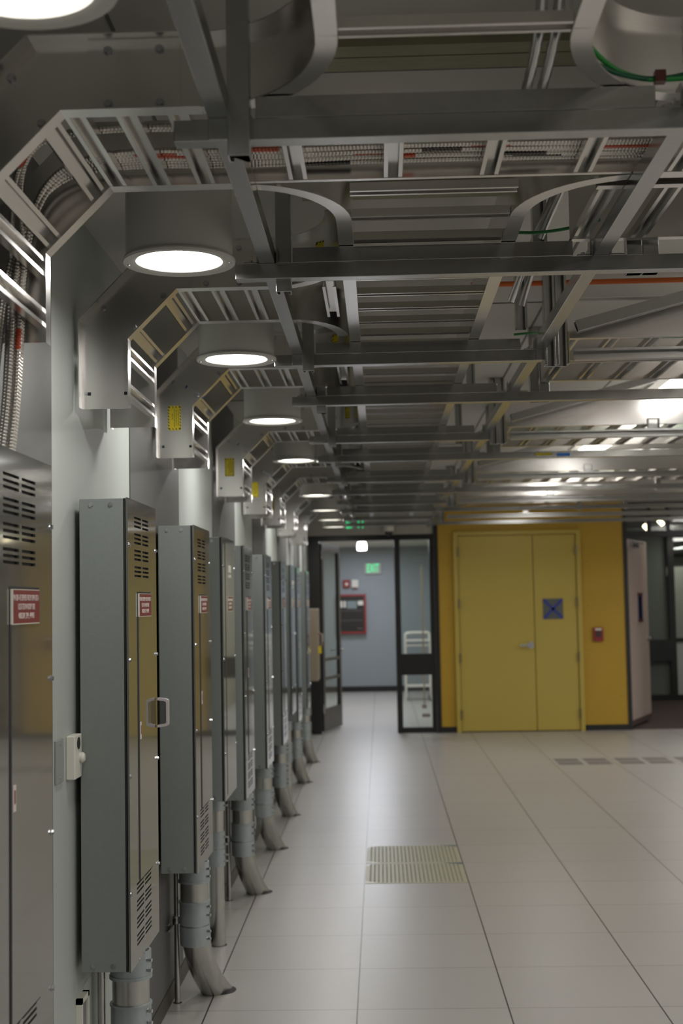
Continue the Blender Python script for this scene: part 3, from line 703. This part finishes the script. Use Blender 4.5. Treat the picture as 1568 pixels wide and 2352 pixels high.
# ------------------------------------------------------------------ strut grid
BZ = 2.5265      # centre of the lowest struts (bottom 2.506, top 2.547)
BEAM_Y = [2.476, 3.552, 4.882, 5.88, 7.29, 8.29, 9.72, 10.83, 12.05, 13.10, 14.3, 15.4]
for i, y in enumerate(BEAM_Y):
    rt = {0: 2.6, 1: 2.6}.get(i, .606 if i % 2 == 0 else 3.2 + .22 * i)
    o = channel((-.367, y, BZ), (rt, y, BZ), (0, 0, 1)).build('cross_strut', m_galv, bevel=.002)
    o.location = (0, 0, 0)
    tag(o, '%s galvanized cross strut from the camera%s' % (ORD[i], ', ending at the double posts' if i % 2 == 0 and i else ', running off to the right'), 'strut', 'cross struts under the trays')
    if i < 10:
        o = channel((-.214, y, BZ + .0412), (.528, y, BZ + .0412), (0, 0, 1)).build('upper_strut', m_galv, bevel=.002)
        tag(o, 'shorter strut lying on top of the %s cross strut' % ORD[i], 'strut', 'short struts on the cross struts')
    if i % 2 == 0 and i >= 2:
        yy = y + .03
        o = channel((.728, yy, BZ + .005), (3.4 + .2 * i, yy, BZ + .005), (0, -1, 0), t=.003).build('right_cross_strut', mat('lit_strut', (.62, .62, .60), .3, 1.0, .08, 20) if not bpy.data.materials.get('lit_strut') else bpy.data.materials['lit_strut'])  # paler copy of the galvanized steel: light on the open face put into the colour
        tag(o, 'bright cross strut right of the %s double posts' % ORD[i // 2 - 1], 'strut', 'bright struts on the right')
    # posts
    yp = y - .042 if i % 2 == 0 else y + .042
    if i < 10:
        o = channel((-.242, yp, 2.463 if i == 0 else 2.480), (-.242, yp, CEIL), (0, 1, 0) if i % 2 == 0 else (0, 1, 0)).build('hanger_post', m_galv, bevel=.002)
        tag(o, 'left galvanized hanger post at the %s cross strut' % ORD[i], 'hanger post', 'left hanger posts')
    if i % 2 == 0 and i >= 2:
        pr = empty('double_hanger_post', (.651, y, 2.486), 'pair of bright hanger posts at the right end of the %s cross strut' % ORD[i], 'hanger post', 'double posts on the right')
        a = channel((-.0215, -.042, -.005), (-.0215, -.042, CEIL - 2.486), (0, -1, 0)); a.build('post', m_galv, pr, bevel=.002)
        a = channel((.0215, -.042, -.005), (.0215, -.042, CEIL - 2.486), (0, -1, 0)); a.build('post', m_galv, pr, bevel=.002)
        MB().box(.043, .047, -.066, -.018, .0, .115).build('bracket', mat('brass_plate', (.62, .56, .32), .3, 1.0) if not bpy.data.materials.get('brass_plate') else bpy.data.materials['brass_plate'], pr)
        # brace up to the ceiling
        br = channel((.722, y - .07, 2.615), (1.50, y - .07, 2.815), (0, 0, 1)).build('diagonal_brace', m_galv, bevel=.002)
        tag(br, 'diagonal strut brace rising right from the double posts at the %s cross strut' % ORD[i], 'brace', 'diagonal braces')
    if i % 2 == 1 and i < 10:
        pr = empty('square_hanger_post', (.72, y + .042, 2.56), 'short pair of posts behind the %s cross strut on the right' % ORD[i], 'hanger post', 'right posts behind struts')
        channel((-.022, 0, -.05), (-.022, 0, CEIL - 2.56), (0, 1, 0)).build('post', m_galv, pr, bevel=.002)
        channel((.022, 0, -.05), (.022, 0, CEIL - 2.56), (0, 1, 0)).build('post', m_galv, pr, bevel=.002)
        if i > 1:
            br = channel((.80, y + (.30 if i > 6 else .135), 2.64), (1.5, y + (.30 if i > 6 else .135), 2.815), (0, 0, 1)).build('diagonal_brace', m_galv, bevel=.002)
            tag(br, 'diagonal strut brace behind the %s cross strut' % ORD[i], 'brace', 'diagonal braces')
for nm, x, lab in (('lengthwise_strut', -.282, 'long strut running away on the left side, over the cross strut ends'), ('lengthwise_strut', .602, 'long strut running away on the right side, over the cross struts')):
    o = channel((x, -1.0, BZ + .0412), (x, 16.5, BZ + .0412), (0, 0, 1)).build(nm, m_galv, bevel=.002); tag(o, lab, 'strut', 'long struts')
# z-clips holding the long struts to the cross struts
zc = None
for i, y in enumerate(BEAM_Y[:8]):
    for x, s_, wd in ((-.282, -1, 'left'), (.602, 1, 'right')):
        m_ = MB(); t = .005
        if i % 2 == 0:
            m_.box(-.020, .020, -.0215 - t, -.0215, -.0205, .0205 + .0); m_.box(-.048, .020, -.030, -.0215 - t, .0, .0) if 0 else None
            m_.box(s_ * -.0235 if s_ < 0 else -.0285, -.0235 + .0 if s_ > 0 else .0285, -.02, .02, .0206, .066)
            m_.box(.0206 * (1 if s_ < 0 else -1) if s_ < 0 else -.062, .062 if s_ < 0 else -.0206, -.02, .02, .0206, .0256)
        else:
            m_.box(-.0285, -.0235, -.02, .02, .0206, .066); m_.box(-.062, -.0235, -.02, .02, .0206, .0256)
            m_.box(.0235, .0285, -.02, .02, .0206, .066); m_.box(.0285, .062, -.02, .02, .0206, .0256)
        e = empty('strut_clip', (x, y, BZ), 'small z-shaped clip on the %s side of the %s cross strut' % (wd, ORD[i]), 'clip', 'strut clips')
        m_.build('clip_plate', m_galv, e, bevel=.001)
        q = MB(); bolt(q, (-.045 if s_ > 0 or i % 2 else .045, 0, .0256), (0, 0, 1), .006, .006)
        q.build('bolt', m_bolt, e)
# square tube clamps on the right
for j, y in enumerate((7.29, 9.72, 12.05, 14.3)):
    e = empty('strut_clamp', (1.50 + .02 * j, y + .03, 2.581), 'square end bracket sitting on the %s bright strut under the long lamps' % ORD[j], 'bracket', 'brackets on the bright struts')
    m_ = MB(); t = .004; m_.box(-.031, .031, -.02, .02, .025, .029); m_.box(-.031, -.027, -.02, .02, -.025, .025); m_.box(.027, .031, -.02, .02, -.025, .025); m_.box(-.075, .075, -.02, .02, -.029, -.025); m_.box(-.027, .027, 0, .02, -.025, .0)
    m_.build('bracket_body', m_galv, e)
for j, (x, y) in enumerate(((2.25, 10.88), (2.62, 10.88), (1.95, 13.15), (2.4, 13.15), (2.95, 12.1))):
    pr = empty('far_hanger_post', (x, y, 2.50), '%s thin post among the struts at the far right' % ORD[j], 'hanger post', 'far right posts')
    channel((0, 0, 0), (0, 0, CEIL - 2.50), (1, 0, 0)).build('post', m_galv, pr, bevel=.002)

# corrugated conduit bundle in the nearest tray
def flex(path, r, name, label, marks=()):
    P = [Vector(p) for p in path]; L = [0]
    for a, b in zip(P, P[1:]): L.append(L[-1] + (b - a).length)
    tot = L[-1]; pitch = .0078; n = int(tot / pitch) * 3; pts = []; rad = []
    for k in range(n + 1):
        s = tot * k / n; i = 0
        while i < len(L) - 2 and L[i + 1] < s: i += 1
        pts.append(P[i].lerp(P[i + 1], (s - L[i]) / max(1e-9, L[i + 1] - L[i]))); rad.append(r * (.83, 1.0, 1.0)[k % 3] if k % 3 else r * .80)
    m_ = MB(); m_.tube(pts, r, 8, rad=rad); o = m_.build(name, m_flex, smooth=True)
    tag(o, label, 'flexible conduit', 'corrugated conduits in the nearest tray')
    for (a, b, mt) in marks:
        q = MB(); k0 = int(n * a); k1 = max(k0 + 3, int(n * b)); q.tube(pts[k0:k1], r, 10, rad=[x * 1.03 for x in rad[k0:k1]]); q.build('tape_band', mt, o, smooth=True)
    return o
def smooth_path(pts, it=3):
    P = [Vector(p) for p in pts]
    for _ in range(it):
        Q = [P[0]]
        for a, b in zip(P, P[1:]): Q += [a.lerp(b, .25), a.lerp(b, .75)]
        Q.append(P[-1]); P = Q
    return P
FX = [(-.772, .385), (-.785, .372), (-.773, .400), (-.786, .388), (-.798, .380), (-.800, .365), (-.788, .410), (-.774, .415), (-.802, .405)]
FLAB = ['with a long orange band, front of the bundle above the nearest panelboard', 'left of the orange banded one, front row', 'right of the orange banded one, front row', 'directly behind the orange banded one', 'second from the left in the back row',
        'at the far left of the bundle, bowing out', 'in the back row toward the right', 'at the far right of the bundle', 'rearmost against the wall side']
for k, (x, y) in enumerate(FX):
    row = k % 3; lay = k // 3; zz = 2.619; yy = (2.835, 2.852, 2.869, 2.886, 2.903, 2.920, 2.937, 2.703, 2.688)[k]
    pth = smooth_path([(x - .018 - .016 * (k in (5, 4)), 2.54 + y - .06, ZT + .002), (x - .012 - .02 * (k in (5, 4)), 2.54 + y - .02, 2.12), (x - .006, 2.54 + y, 2.42), (-.712 - .010 * lay, yy + .01, 2.575 + .010 * lay), (-.57, yy, zz + .006), (-.3, yy + .006, zz), (.1, yy - .006, zz + .006 * (k % 2)), (.6, yy + .008, zz), (1.4, yy, zz), (2.2, yy, zz)])
    mk = {0: [(.070, .084, m_orange), (.305, .325, m_orange)], 1: [(.235, .262, m_orange), (.44, .465, m_orange)], 2: [(.245, .275, m_orange), (.41, .435, m_ink), (.52, .55, m_orange)], 3: [(.37, .39, m_orange), (.60, .63, m_orange)], 4: [(.39, .41, m_orange), (.46, .49, m_ink)], 5: [(.47, .50, m_ink), (.57, .60, m_orange)], 6: [(.34, .37, m_ink), (.64, .67, m_orange)], 7: [(.41, .44, m_ink)], 8: [(.19, .20, m_orange)]}[k]
    flex(pth, .0063, 'flexible_conduit', 'corrugated metal conduit ' + FLAB[k], mk)
for k, z in enumerate((2.30,)):
    e = tag(MB().tube([(-.735, 2.60, z), (-.752, 2.75, z - .01), (-.80, 2.98, z + .005)], .003, 6).build('cable_tie', mat('pale_cable_tie', (.62, .6, .52), .4)), 'pale cable tie strapping the conduit bundle to the vertical tray rung', 'cable tie')

# conduits and green wires on the tray level
for k, (p, lab) in enumerate((([(.302, 2.2, 2.83), (.312, 2.35, 2.70), (.312, 2.52, 2.66), (.312, 2.75, 2.66)], 'left of two ribbed conduits hanging at the top near the right curved rail'), ([(.333, 2.2, 2.83), (.343, 2.35, 2.70), (.343, 2.52, 2.66), (.343, 2.75, 2.66)], 'right of two ribbed conduits hanging at the top near the right curved rail'))):
    o = MB(); P = smooth_path(p, 3); o.tube(P, .010, 10, rad=[.010 + .0012 * (i % 2) for i in range(len(P))]); tag(o.build('ribbed_conduit', m_galv, smooth=True), lab, 'flexible conduit', 'ribbed conduits by the right curve')
e = empty('ground_wire', (.5, 2.5, 2.62), 'pair of green ground wires looping inside the near right curved rail with a brown lug', 'wire')
q = MB(); q.tube([(v.x - .5, v.y - 2.5, v.z - 2.62) for v in smooth_path([(.353, 2.27, 2.672), (.375, 2.36, 2.655), (.42, 2.43, 2.634), (.47, 2.462, 2.612), (.54, 2.478, 2.604), (.70, 2.478, 2.620)], 3)], .0052, 8); q.build('wire', mat('bright_green', (.03, .36, .06), .4), e, smooth=True)
q = MB(); q.tube([(v.x - .5, v.y - 2.5, v.z - 2.62) for v in smooth_path([(.353, 2.275, 2.640), (.37, 2.35, 2.622), (.42, 2.425, 2.612), (.50, 2.47, 2.606), (.56, 2.478, 2.610), (.60, 2.475, 2.618), (.72, 2.475, 2.60)], 3)], .0048, 8); q.build('wire', mat('dark_green', (.01, .12, .05), .4), e, smooth=True)
MB().box(.030, .050, -.040, -.020, -.022, .000).build('lug', mat('bronze_lug', (.12, .04, .03), .4, .5), e)
gw = [([(.34, 3.60, 2.64), (.42, 3.60, 2.628), (.52, 3.58, 2.632), (.60, 3.52, 2.64)], 'short green wire behind the far right curved rail'), ([(.52, 5.0, 2.63), (.60, 5.02, 2.64), (.68, 5.2, 2.66)], 'short green wire end at the first double posts')]
for j, y in enumerate((5.22, 7.7, 10.3)): gw.append(([(.85, y, 2.655), (1.2, y, 2.648), (2.2, y + .02, 2.652), (3.4, y, 2.65)], 'long green ground wire sagging along the %s right-hand tray' % ORD[j]))
gw.append(([(.30, 7.9, 2.66), (.42, 7.8, 2.645), (.56, 7.9, 2.64)], 'green wire over the long tray at the middle distance'))
for p, lab in gw: tag(MB().tube(smooth_path(p, 2), .0045, 8).build('green_wire', m_green, smooth=True), lab, 'wire', 'green ground wires')
tag(MB().tube([(.36, 4.95, 2.81), (5.5, 4.95, 2.81)], .010, 10).build('orange_pipe', m_orangepipe, smooth=True), 'thin orange pipe running across under the ceiling on the right', 'pipe')
# upper conduits, struts and deck strips close to the ceiling
for j, (y, z, wd, x0, x1) in enumerate(((3.30, 2.80, .09, -.2, .36), (3.72, 2.80, .10, -.2, .42), (4.55, 2.79, .06, -.2, .40), (2.745, 2.80, .055, -.2, .45), (2.805, 2.80, .07, -.2, .45))):
    o = MB().box(x0, x1, y, y + wd, z, z + .03).build('ceiling_deck_strip', m_olive); tag(o, 'dull olive metal strip under the ceiling, %s from the camera' % ORD[[2, 3, 4, 1, 0][j]], 'metal strip', 'metal strips under the ceiling')
for j, (p0, p1, r_) in enumerate((((.46, 3.72, 2.65), (.545, 3.65, 2.83), .017), ((.50, 4.55, 2.64), (.56, 4.5, 2.83), .012), ((.44, 4.3, 2.60), (.52, 4.2, 2.80), .012))):
    tag(MB().tube([p0, p1], r_, 14).build('slanting_rod', m_galv, smooth=True), 'steel rod slanting up between tray and ceiling right of centre, %s from the camera' % ORD[j], 'rod', 'slanting rods')
for j, (x, y) in enumerate(((.48, 3.85), (.52, 4.75), (.46, 6.5), (.5, 8.2))):
    e = empty('tall_channel_post', (x, y, 2.60), 'upright open channel behind the %s gap right of the long tray' % ORD[j], 'hanger post', 'open channel posts')
    channel((0, 0, 0), (0, 0, CEIL - 2.60), (0, -1, 0)).build('post', m_galv, e)
# small labels on far right tray
tag(MB().box(.97, 1.07, 8.263, 8.2685, 2.522, 2.537).build('yellow_tag', m_yel), 'tiny yellow tag on the sixth cross strut', 'tag')
tag(MB().box(1.10, 1.18, 8.263, 8.2685, 2.516, 2.533).build('blue_tag', mat('blue_tag', (.03, .18, .6), .4)), 'tiny blue tag beside the yellow one', 'tag')

# ------------------------------------------------------------------ lamps
def round_lamp():
    r = empty('round_downlight', (0, 0, 2.53), '', 'ceiling lamp')
    MB().disc_lathe(0, 0, [(.137, 0), (.137, CEIL - 2.53), (.130, CEIL - 2.53), (.130, 0)], 56).build('lamp_cylinder', m_lampcyl, r, smooth=True)
    q = MB(); q.disc_lathe(0, 0, [(.106, .012), (.112, -.002), (.125, -.006), (.143, -.006), (.145, .0), (.143, .005), (.137, .006)], 56)
    rim = q.build('trim_ring', m_lampcyl, r, smooth=True)
    s_ = MB()
    for a in (0, PI): s_.cyl((.132 * math.cos(a), .132 * math.sin(a), -.006), (0, 0, -1), .004, .002, 8)
    s_.build('screw', m_bolt, rim)
    q = MB(); q.disc_lathe(0, 0, [(0, .010), (.107, .010), (.107, .014), (0, .014)], 48); q.build('lens', m_lens, r)
    return r
LY = [1.85, 3.42, 4.83, 6.50, 8.35, 11.10, 12.90, 14.42, 15.77]
LLAB = ['round white downlight cropped by the top left corner', 'largest fully visible round white downlight, above the second panelboard', 'second fully visible round downlight from the camera', 'third fully visible round downlight from the camera',
        'fourth fully visible round downlight', 'fifth fully visible round downlight, after the gap in the row', 'sixth fully visible round downlight', 'second to last round downlight', 'last round downlight, nearest the green exit sign']
rl = round_lamp()
for i, y in enumerate(LY):
    o = rl if i == 0 else copy_tree(rl); o.location = (-.498 - .002 * i, y, 2.53); o['label'] = LLAB[i]; o['group'] = 'round downlights along the left wall'
    area('downlight_glow', (-.498 - .002 * i, y, 2.522), .2, .2, LAMP_W, (1, .98, .95), shape='DISK')
for k, (x, a, b) in enumerate(PILLS[1:]):
    r = empty('long_ceiling_light', (x, (a + b) / 2, CEIL), '%s long ceiling light on the right, glowing white above the trays' % ['nearest', 'second', 'third', 'farthest'][k], 'ceiling lamp', 'long ceiling lights on the right')
    L = (b - a) / 2; R = .105; E_ = .36; pts = [(R * math.cos(t), L - E_ + E_ * math.sin(t)) for t in [PI * j / 12 for j in range(13)]] + [(R * math.cos(t), -L + E_ + E_ * math.sin(t)) for t in [PI + PI * j / 12 for j in range(13)]]
    MB().prism([(p[0] * 1.6, p[1] * 1.04) for p in pts], (0, 0, -.016), (1, 0, 0), (0, 1, 0), (0, 0, 1), .016).build('housing', m_lampcyl, r)
    MB().prism(pts, (0, 0, -.0185), (1, 0, 0), (0, 1, 0), (0, 0, 1), .002).build('lens', m_pill, r)

# ------------------------------------------------------------------ floor grilles
def perf_tile(x0, y0, label):
    r = empty('perforated_floor_tile', (x0 + T / 2, y0 + T / 2, 0), label, 'floor tile', 'perforated floor tiles')
    h = T / 2 - .005
    MB().prism([(-h, -h), (h, -h), (h, h - .03), (h - .0, h), (-h + .07, h), (-h, h - .08)], (0, 0, .0002), (1, 0, 0), (0, 1, 0), (0, 0, 1), .0012).build('plate', m_perf, r)
    hm = MB()
    for i in range(23):
        x = -h + .03 + i * (2 * h - .06) / 22
        for j in range(20):
            y = -h + .035 + j * (2 * h - .07) / 19; s_ = .0058
            hm.add([(x - s_, y - s_ * 1.5, .0016), (x + s_, y - s_ * 1.5, .0016), (x + s_, y + s_ * 1.5, .0016), (x - s_, y + s_ * 1.5, .0016)], [(0, 1, 2, 3)])
    hm.build('holes', m_hole, r)['kind'] = 'stuff'
    MB().add([(-h, -h, .0018), (-h + .10, -h, .0018), (-h, -h + .07, .0018)], [(0, 1, 2)]).build('white_corner', m_white, r)
    MB().add([(h, h, .0018), (h, h - .06, .0018), (h - .12, h, .0018)], [(0, 2, 1)]).build('blue_corner', mat('slate_corner', (.09, .13, .16), .5) if not bpy.data.materials.get('slate_corner') else bpy.data.materials['slate_corner'], r)
    return r
perf_tile(TX0, TY0 + 4 * T, 'yellowish perforated floor tile, nearer of the two')
perf_tile(TX0, TY0 + 5 * T, 'yellowish perforated floor tile, farther of the two')
for k in range(6):
    x0 = TX0 + (3 + k) * T + .012; y0 = TY0 + 13 * T + .02
    r = empty('floor_grille', (x0 + T / 2, y0 + T / 2, 0), 'grey slotted floor grille near the yellow doors, %s from the left' % ORD[k], 'floor grille', 'slotted floor grilles')
    for a in (0, 1):
        for b in (0, 1):
            q = MB()
            for s_ in range(6):
                yy = -T / 2 + .03 + b * .28 + s_ * .042; q.box(-T / 2 + .03 + a * .29, -T / 2 + .27 + a * .29, yy, yy + .03, .0003, .0014)
            q.build('slot_field', m_grey2, r)

# ------------------------------------------------------------------ far end details
e = empty('pull_station', (2.715, FY - .02, 1.19), 'red fire alarm pull station on the yellow wall right of the doors', 'fire alarm')
MB().box(-.06, .06, -.04, 0, -.085, .085).build('housing', m_redbox, e, bevel=.004)
MB().box(-.033, .033, -.048, -.04, -.035, .045).build('handle', mat('dark_handle', (.06, .03, .03), .4), e); MB().box(-.04, .04, -.046, -.04, .05, .075).build('band', m_white, e)
sc0 = None
for x in (.86, 2.60, 2.98):
    for z in (.42, 1.0, 1.55, 2.1):
        if sc0 is None: sc0 = MB().cyl((0, 0, 0), (0, -1, 0), .007, .002, 8).build('wall_screw', mat('painted_screw', (.22, .14, .02), .5)); o = sc0
        else: o = sc0.copy(); COL.objects.link(o)
        o.location = (x, FY - .0202, z)
        tag(o, 'small painted screw head on the yellow wall panels beside the double doors', 'screw', 'screw heads on the yellow wall')
# exit sign on header, dome camera
def exit_sign(loc, label, w_, h_, size):
    e = empty('exit_sign', loc, label, 'exit sign')
    MB().box(-w_ / 2, w_ / 2, -.03, 0, -h_ / 2, h_ / 2).build('housing', mat('exit_housing', (.42, .45, .40), .4) if not bpy.data.materials.get('exit_housing') else bpy.data.materials['exit_housing'], e)
    text_mesh('EXIT', size, m_exit, 'lettering', e, Matrix(((1, 0, 0, 0), (0, 0, -1, -.032), (0, 1, 0, 0), (0, 0, 0, 1))), .001, width=w_ * .72); return e
exit_sign((-.12, 24.985, 2.26), 'green lettered exit sign on the blue-grey corridor wall', .30, .20, .22)
exit_sign((-.29, FY, 2.635), 'green exit sign on the pale header above the black door frame', .34, .15, .19)
e = empty('dome_camera', (.13, FY - .01, 2.545), 'small white dome camera on the header above the door', 'security camera')
q = MB(); q.cyl((0, -.06, -.02), (0, 0, 1), .065, .10, 24); q.build('mount', m_white, e, smooth=True)
q = MB(); q.disc_lathe(0, -.06, [(.05, -.02), (.045, -.045), (.025, -.066), (0, -.072)], 24); q.build('dome', mat('smoked_dome', (.03, .03, .03), .1), e, smooth=True)
# corridor things
e = empty('fire_panel', (-.53, 24.985, 1.43), 'red framed black fire alarm panel on the corridor wall', 'fire alarm panel')
fr = MB(); fr.box(-.27, .27, -.08, 0, -.36, -.325); fr.box(-.27, .27, -.08, 0, .325, .36); fr.box(-.27, -.235, -.08, 0, -.325, .325); fr.box(.235, .27, -.08, 0, -.325, .325); fr.build('frame', m_redbox, e)
MB().box(-.235, .235, -.075, 0, -.325, .325).build('door', m_ink, e)
q = MB(); q.box(-.08, .10, -.082, -.075, .10, .24); q.build('display', mat('lcd_grey', (.22, .27, .28), .3), e)
for a, b in ((-.20, -.16), (-.14, -.10), (.12, .22)): MB().box(a, b, -.081, -.075, .12 if a < 0 else .16, .24).build('label_card', m_white, e)
q = MB(); q.box(-.22, .20, -.079, -.075, -.12, -.115); q.box(-.22, .20, -.079, -.075, .06, .065); q.box(.10, .2, -.079, -.075, -.27, -.262); q.build('panel_line', m_grey2, e)
e = empty('corridor_pull_station', (-.61, 24.985, 1.99), 'small red pull station above the fire panel', 'fire alarm'); MB().box(-.06, .06, -.05, 0, -.07, .07).build('housing', m_redbox, e); MB().cyl((0, -.05, -.01), (0, -1, 0), .028, .005).build('button', m_white, e)
e = empty('corridor_strobe', (-.455, 24.985, 1.99), 'white strobe beside the small red pull station', 'strobe'); MB().box(-.06, .06, -.05, 0, -.07, .07).build('housing', m_white, e); MB().box(-.04, .04, -.052, -.05, -.085, -.07).build('red_text_bar', m_redbox, e)
e = empty('corridor_lamp', (-.26, 20.6, 2.66), 'bright white lamp on the corridor ceiling with hanging shade', 'ceiling lamp')
q = MB(); q.disc_lathe(0, 0, [(0, -.10), (.06, -.10), (.075, -.16), (.07, -.225), (0, -.23)], 20); q.build('shade', m_lens, e, smooth=True); MB().box(-.08, .08, -.3, .1, -.012, -.002).build('lens', m_lens, e)
MB().cyl((0, 0, -.10), (0, 0, 1), .01, .10, 8).build('stem', m_bolt, e)
e = empty('hand_cart', (.60, 22.6, 0), 'white tubular hand cart standing in the corridor behind the sidelight glass', 'cart')
for y in (0, .45):
    q = MB(); q.tube(smooth_path([(-.19, y, .02), (-.19, y, 1.0), (-.19, y, 1.10), (-.12, y, 1.12), (.2, y, 1.12), (.22, y, 1.10), (.22, y, .02)], 3), .017, 10); q.build('side_frame', m_white, e, smooth=True)
for z in (.98, .90, .22): MB().box(-.19, .22, 0, .45, z, z + .02).build('shelf', m_white, e)
q = MB()
for x in (-.17, .2):
    for y in (.02, .43): q.cyl((x - .01, y, .03), (1, 0, 0), .03, .02, 14)
q.build('wheel', m_ink, e)
for x, z1 in ((.33, 2.2),): tag(MB().box(x + .32, x + .345, 21.2, 21.25, 0, z1).build('standing_pole', m_beige), 'thin tan pole standing upright behind the sidelight', 'pole')
# spotlights behind the right opening
for k, (x, y, z) in enumerate(((3.62, 18.4, 2.585), (3.84, 18.5, 2.655))):
    e = empty('track_spotlight', (x, y, z), ['left', 'right'][k] + ' small track spotlight glowing above the black beam at the far right', 'spotlight')
    q = MB(); q.tube([(-.02, 0, .03), (.03, -.03, -.03)], .028, 14); q.build('lamp_head', m_spot, e, smooth=True)
    MB().tube([(0, 0, .03), (0, 0, CEIL - z)], .006, 8).build('stem', m_bolt, e)
e = empty('side_room_light', (4.95, 21.0, 2.6), 'bright fluorescent light behind the glass at the far right edge', 'ceiling lamp')
MB().box(-.12, .12, -.3, .3, -.03, 0).build('lens', m_lens, e); MB().tube([(0, 0, 0), (0, 0, .24)], .006, 8).build('stem', m_bolt, e)
for o in list(COL.objects):
    if o.type == 'EMPTY' and not o.parent and 'kind' not in o and not o.get('label'): print('NOLABEL', o.name)
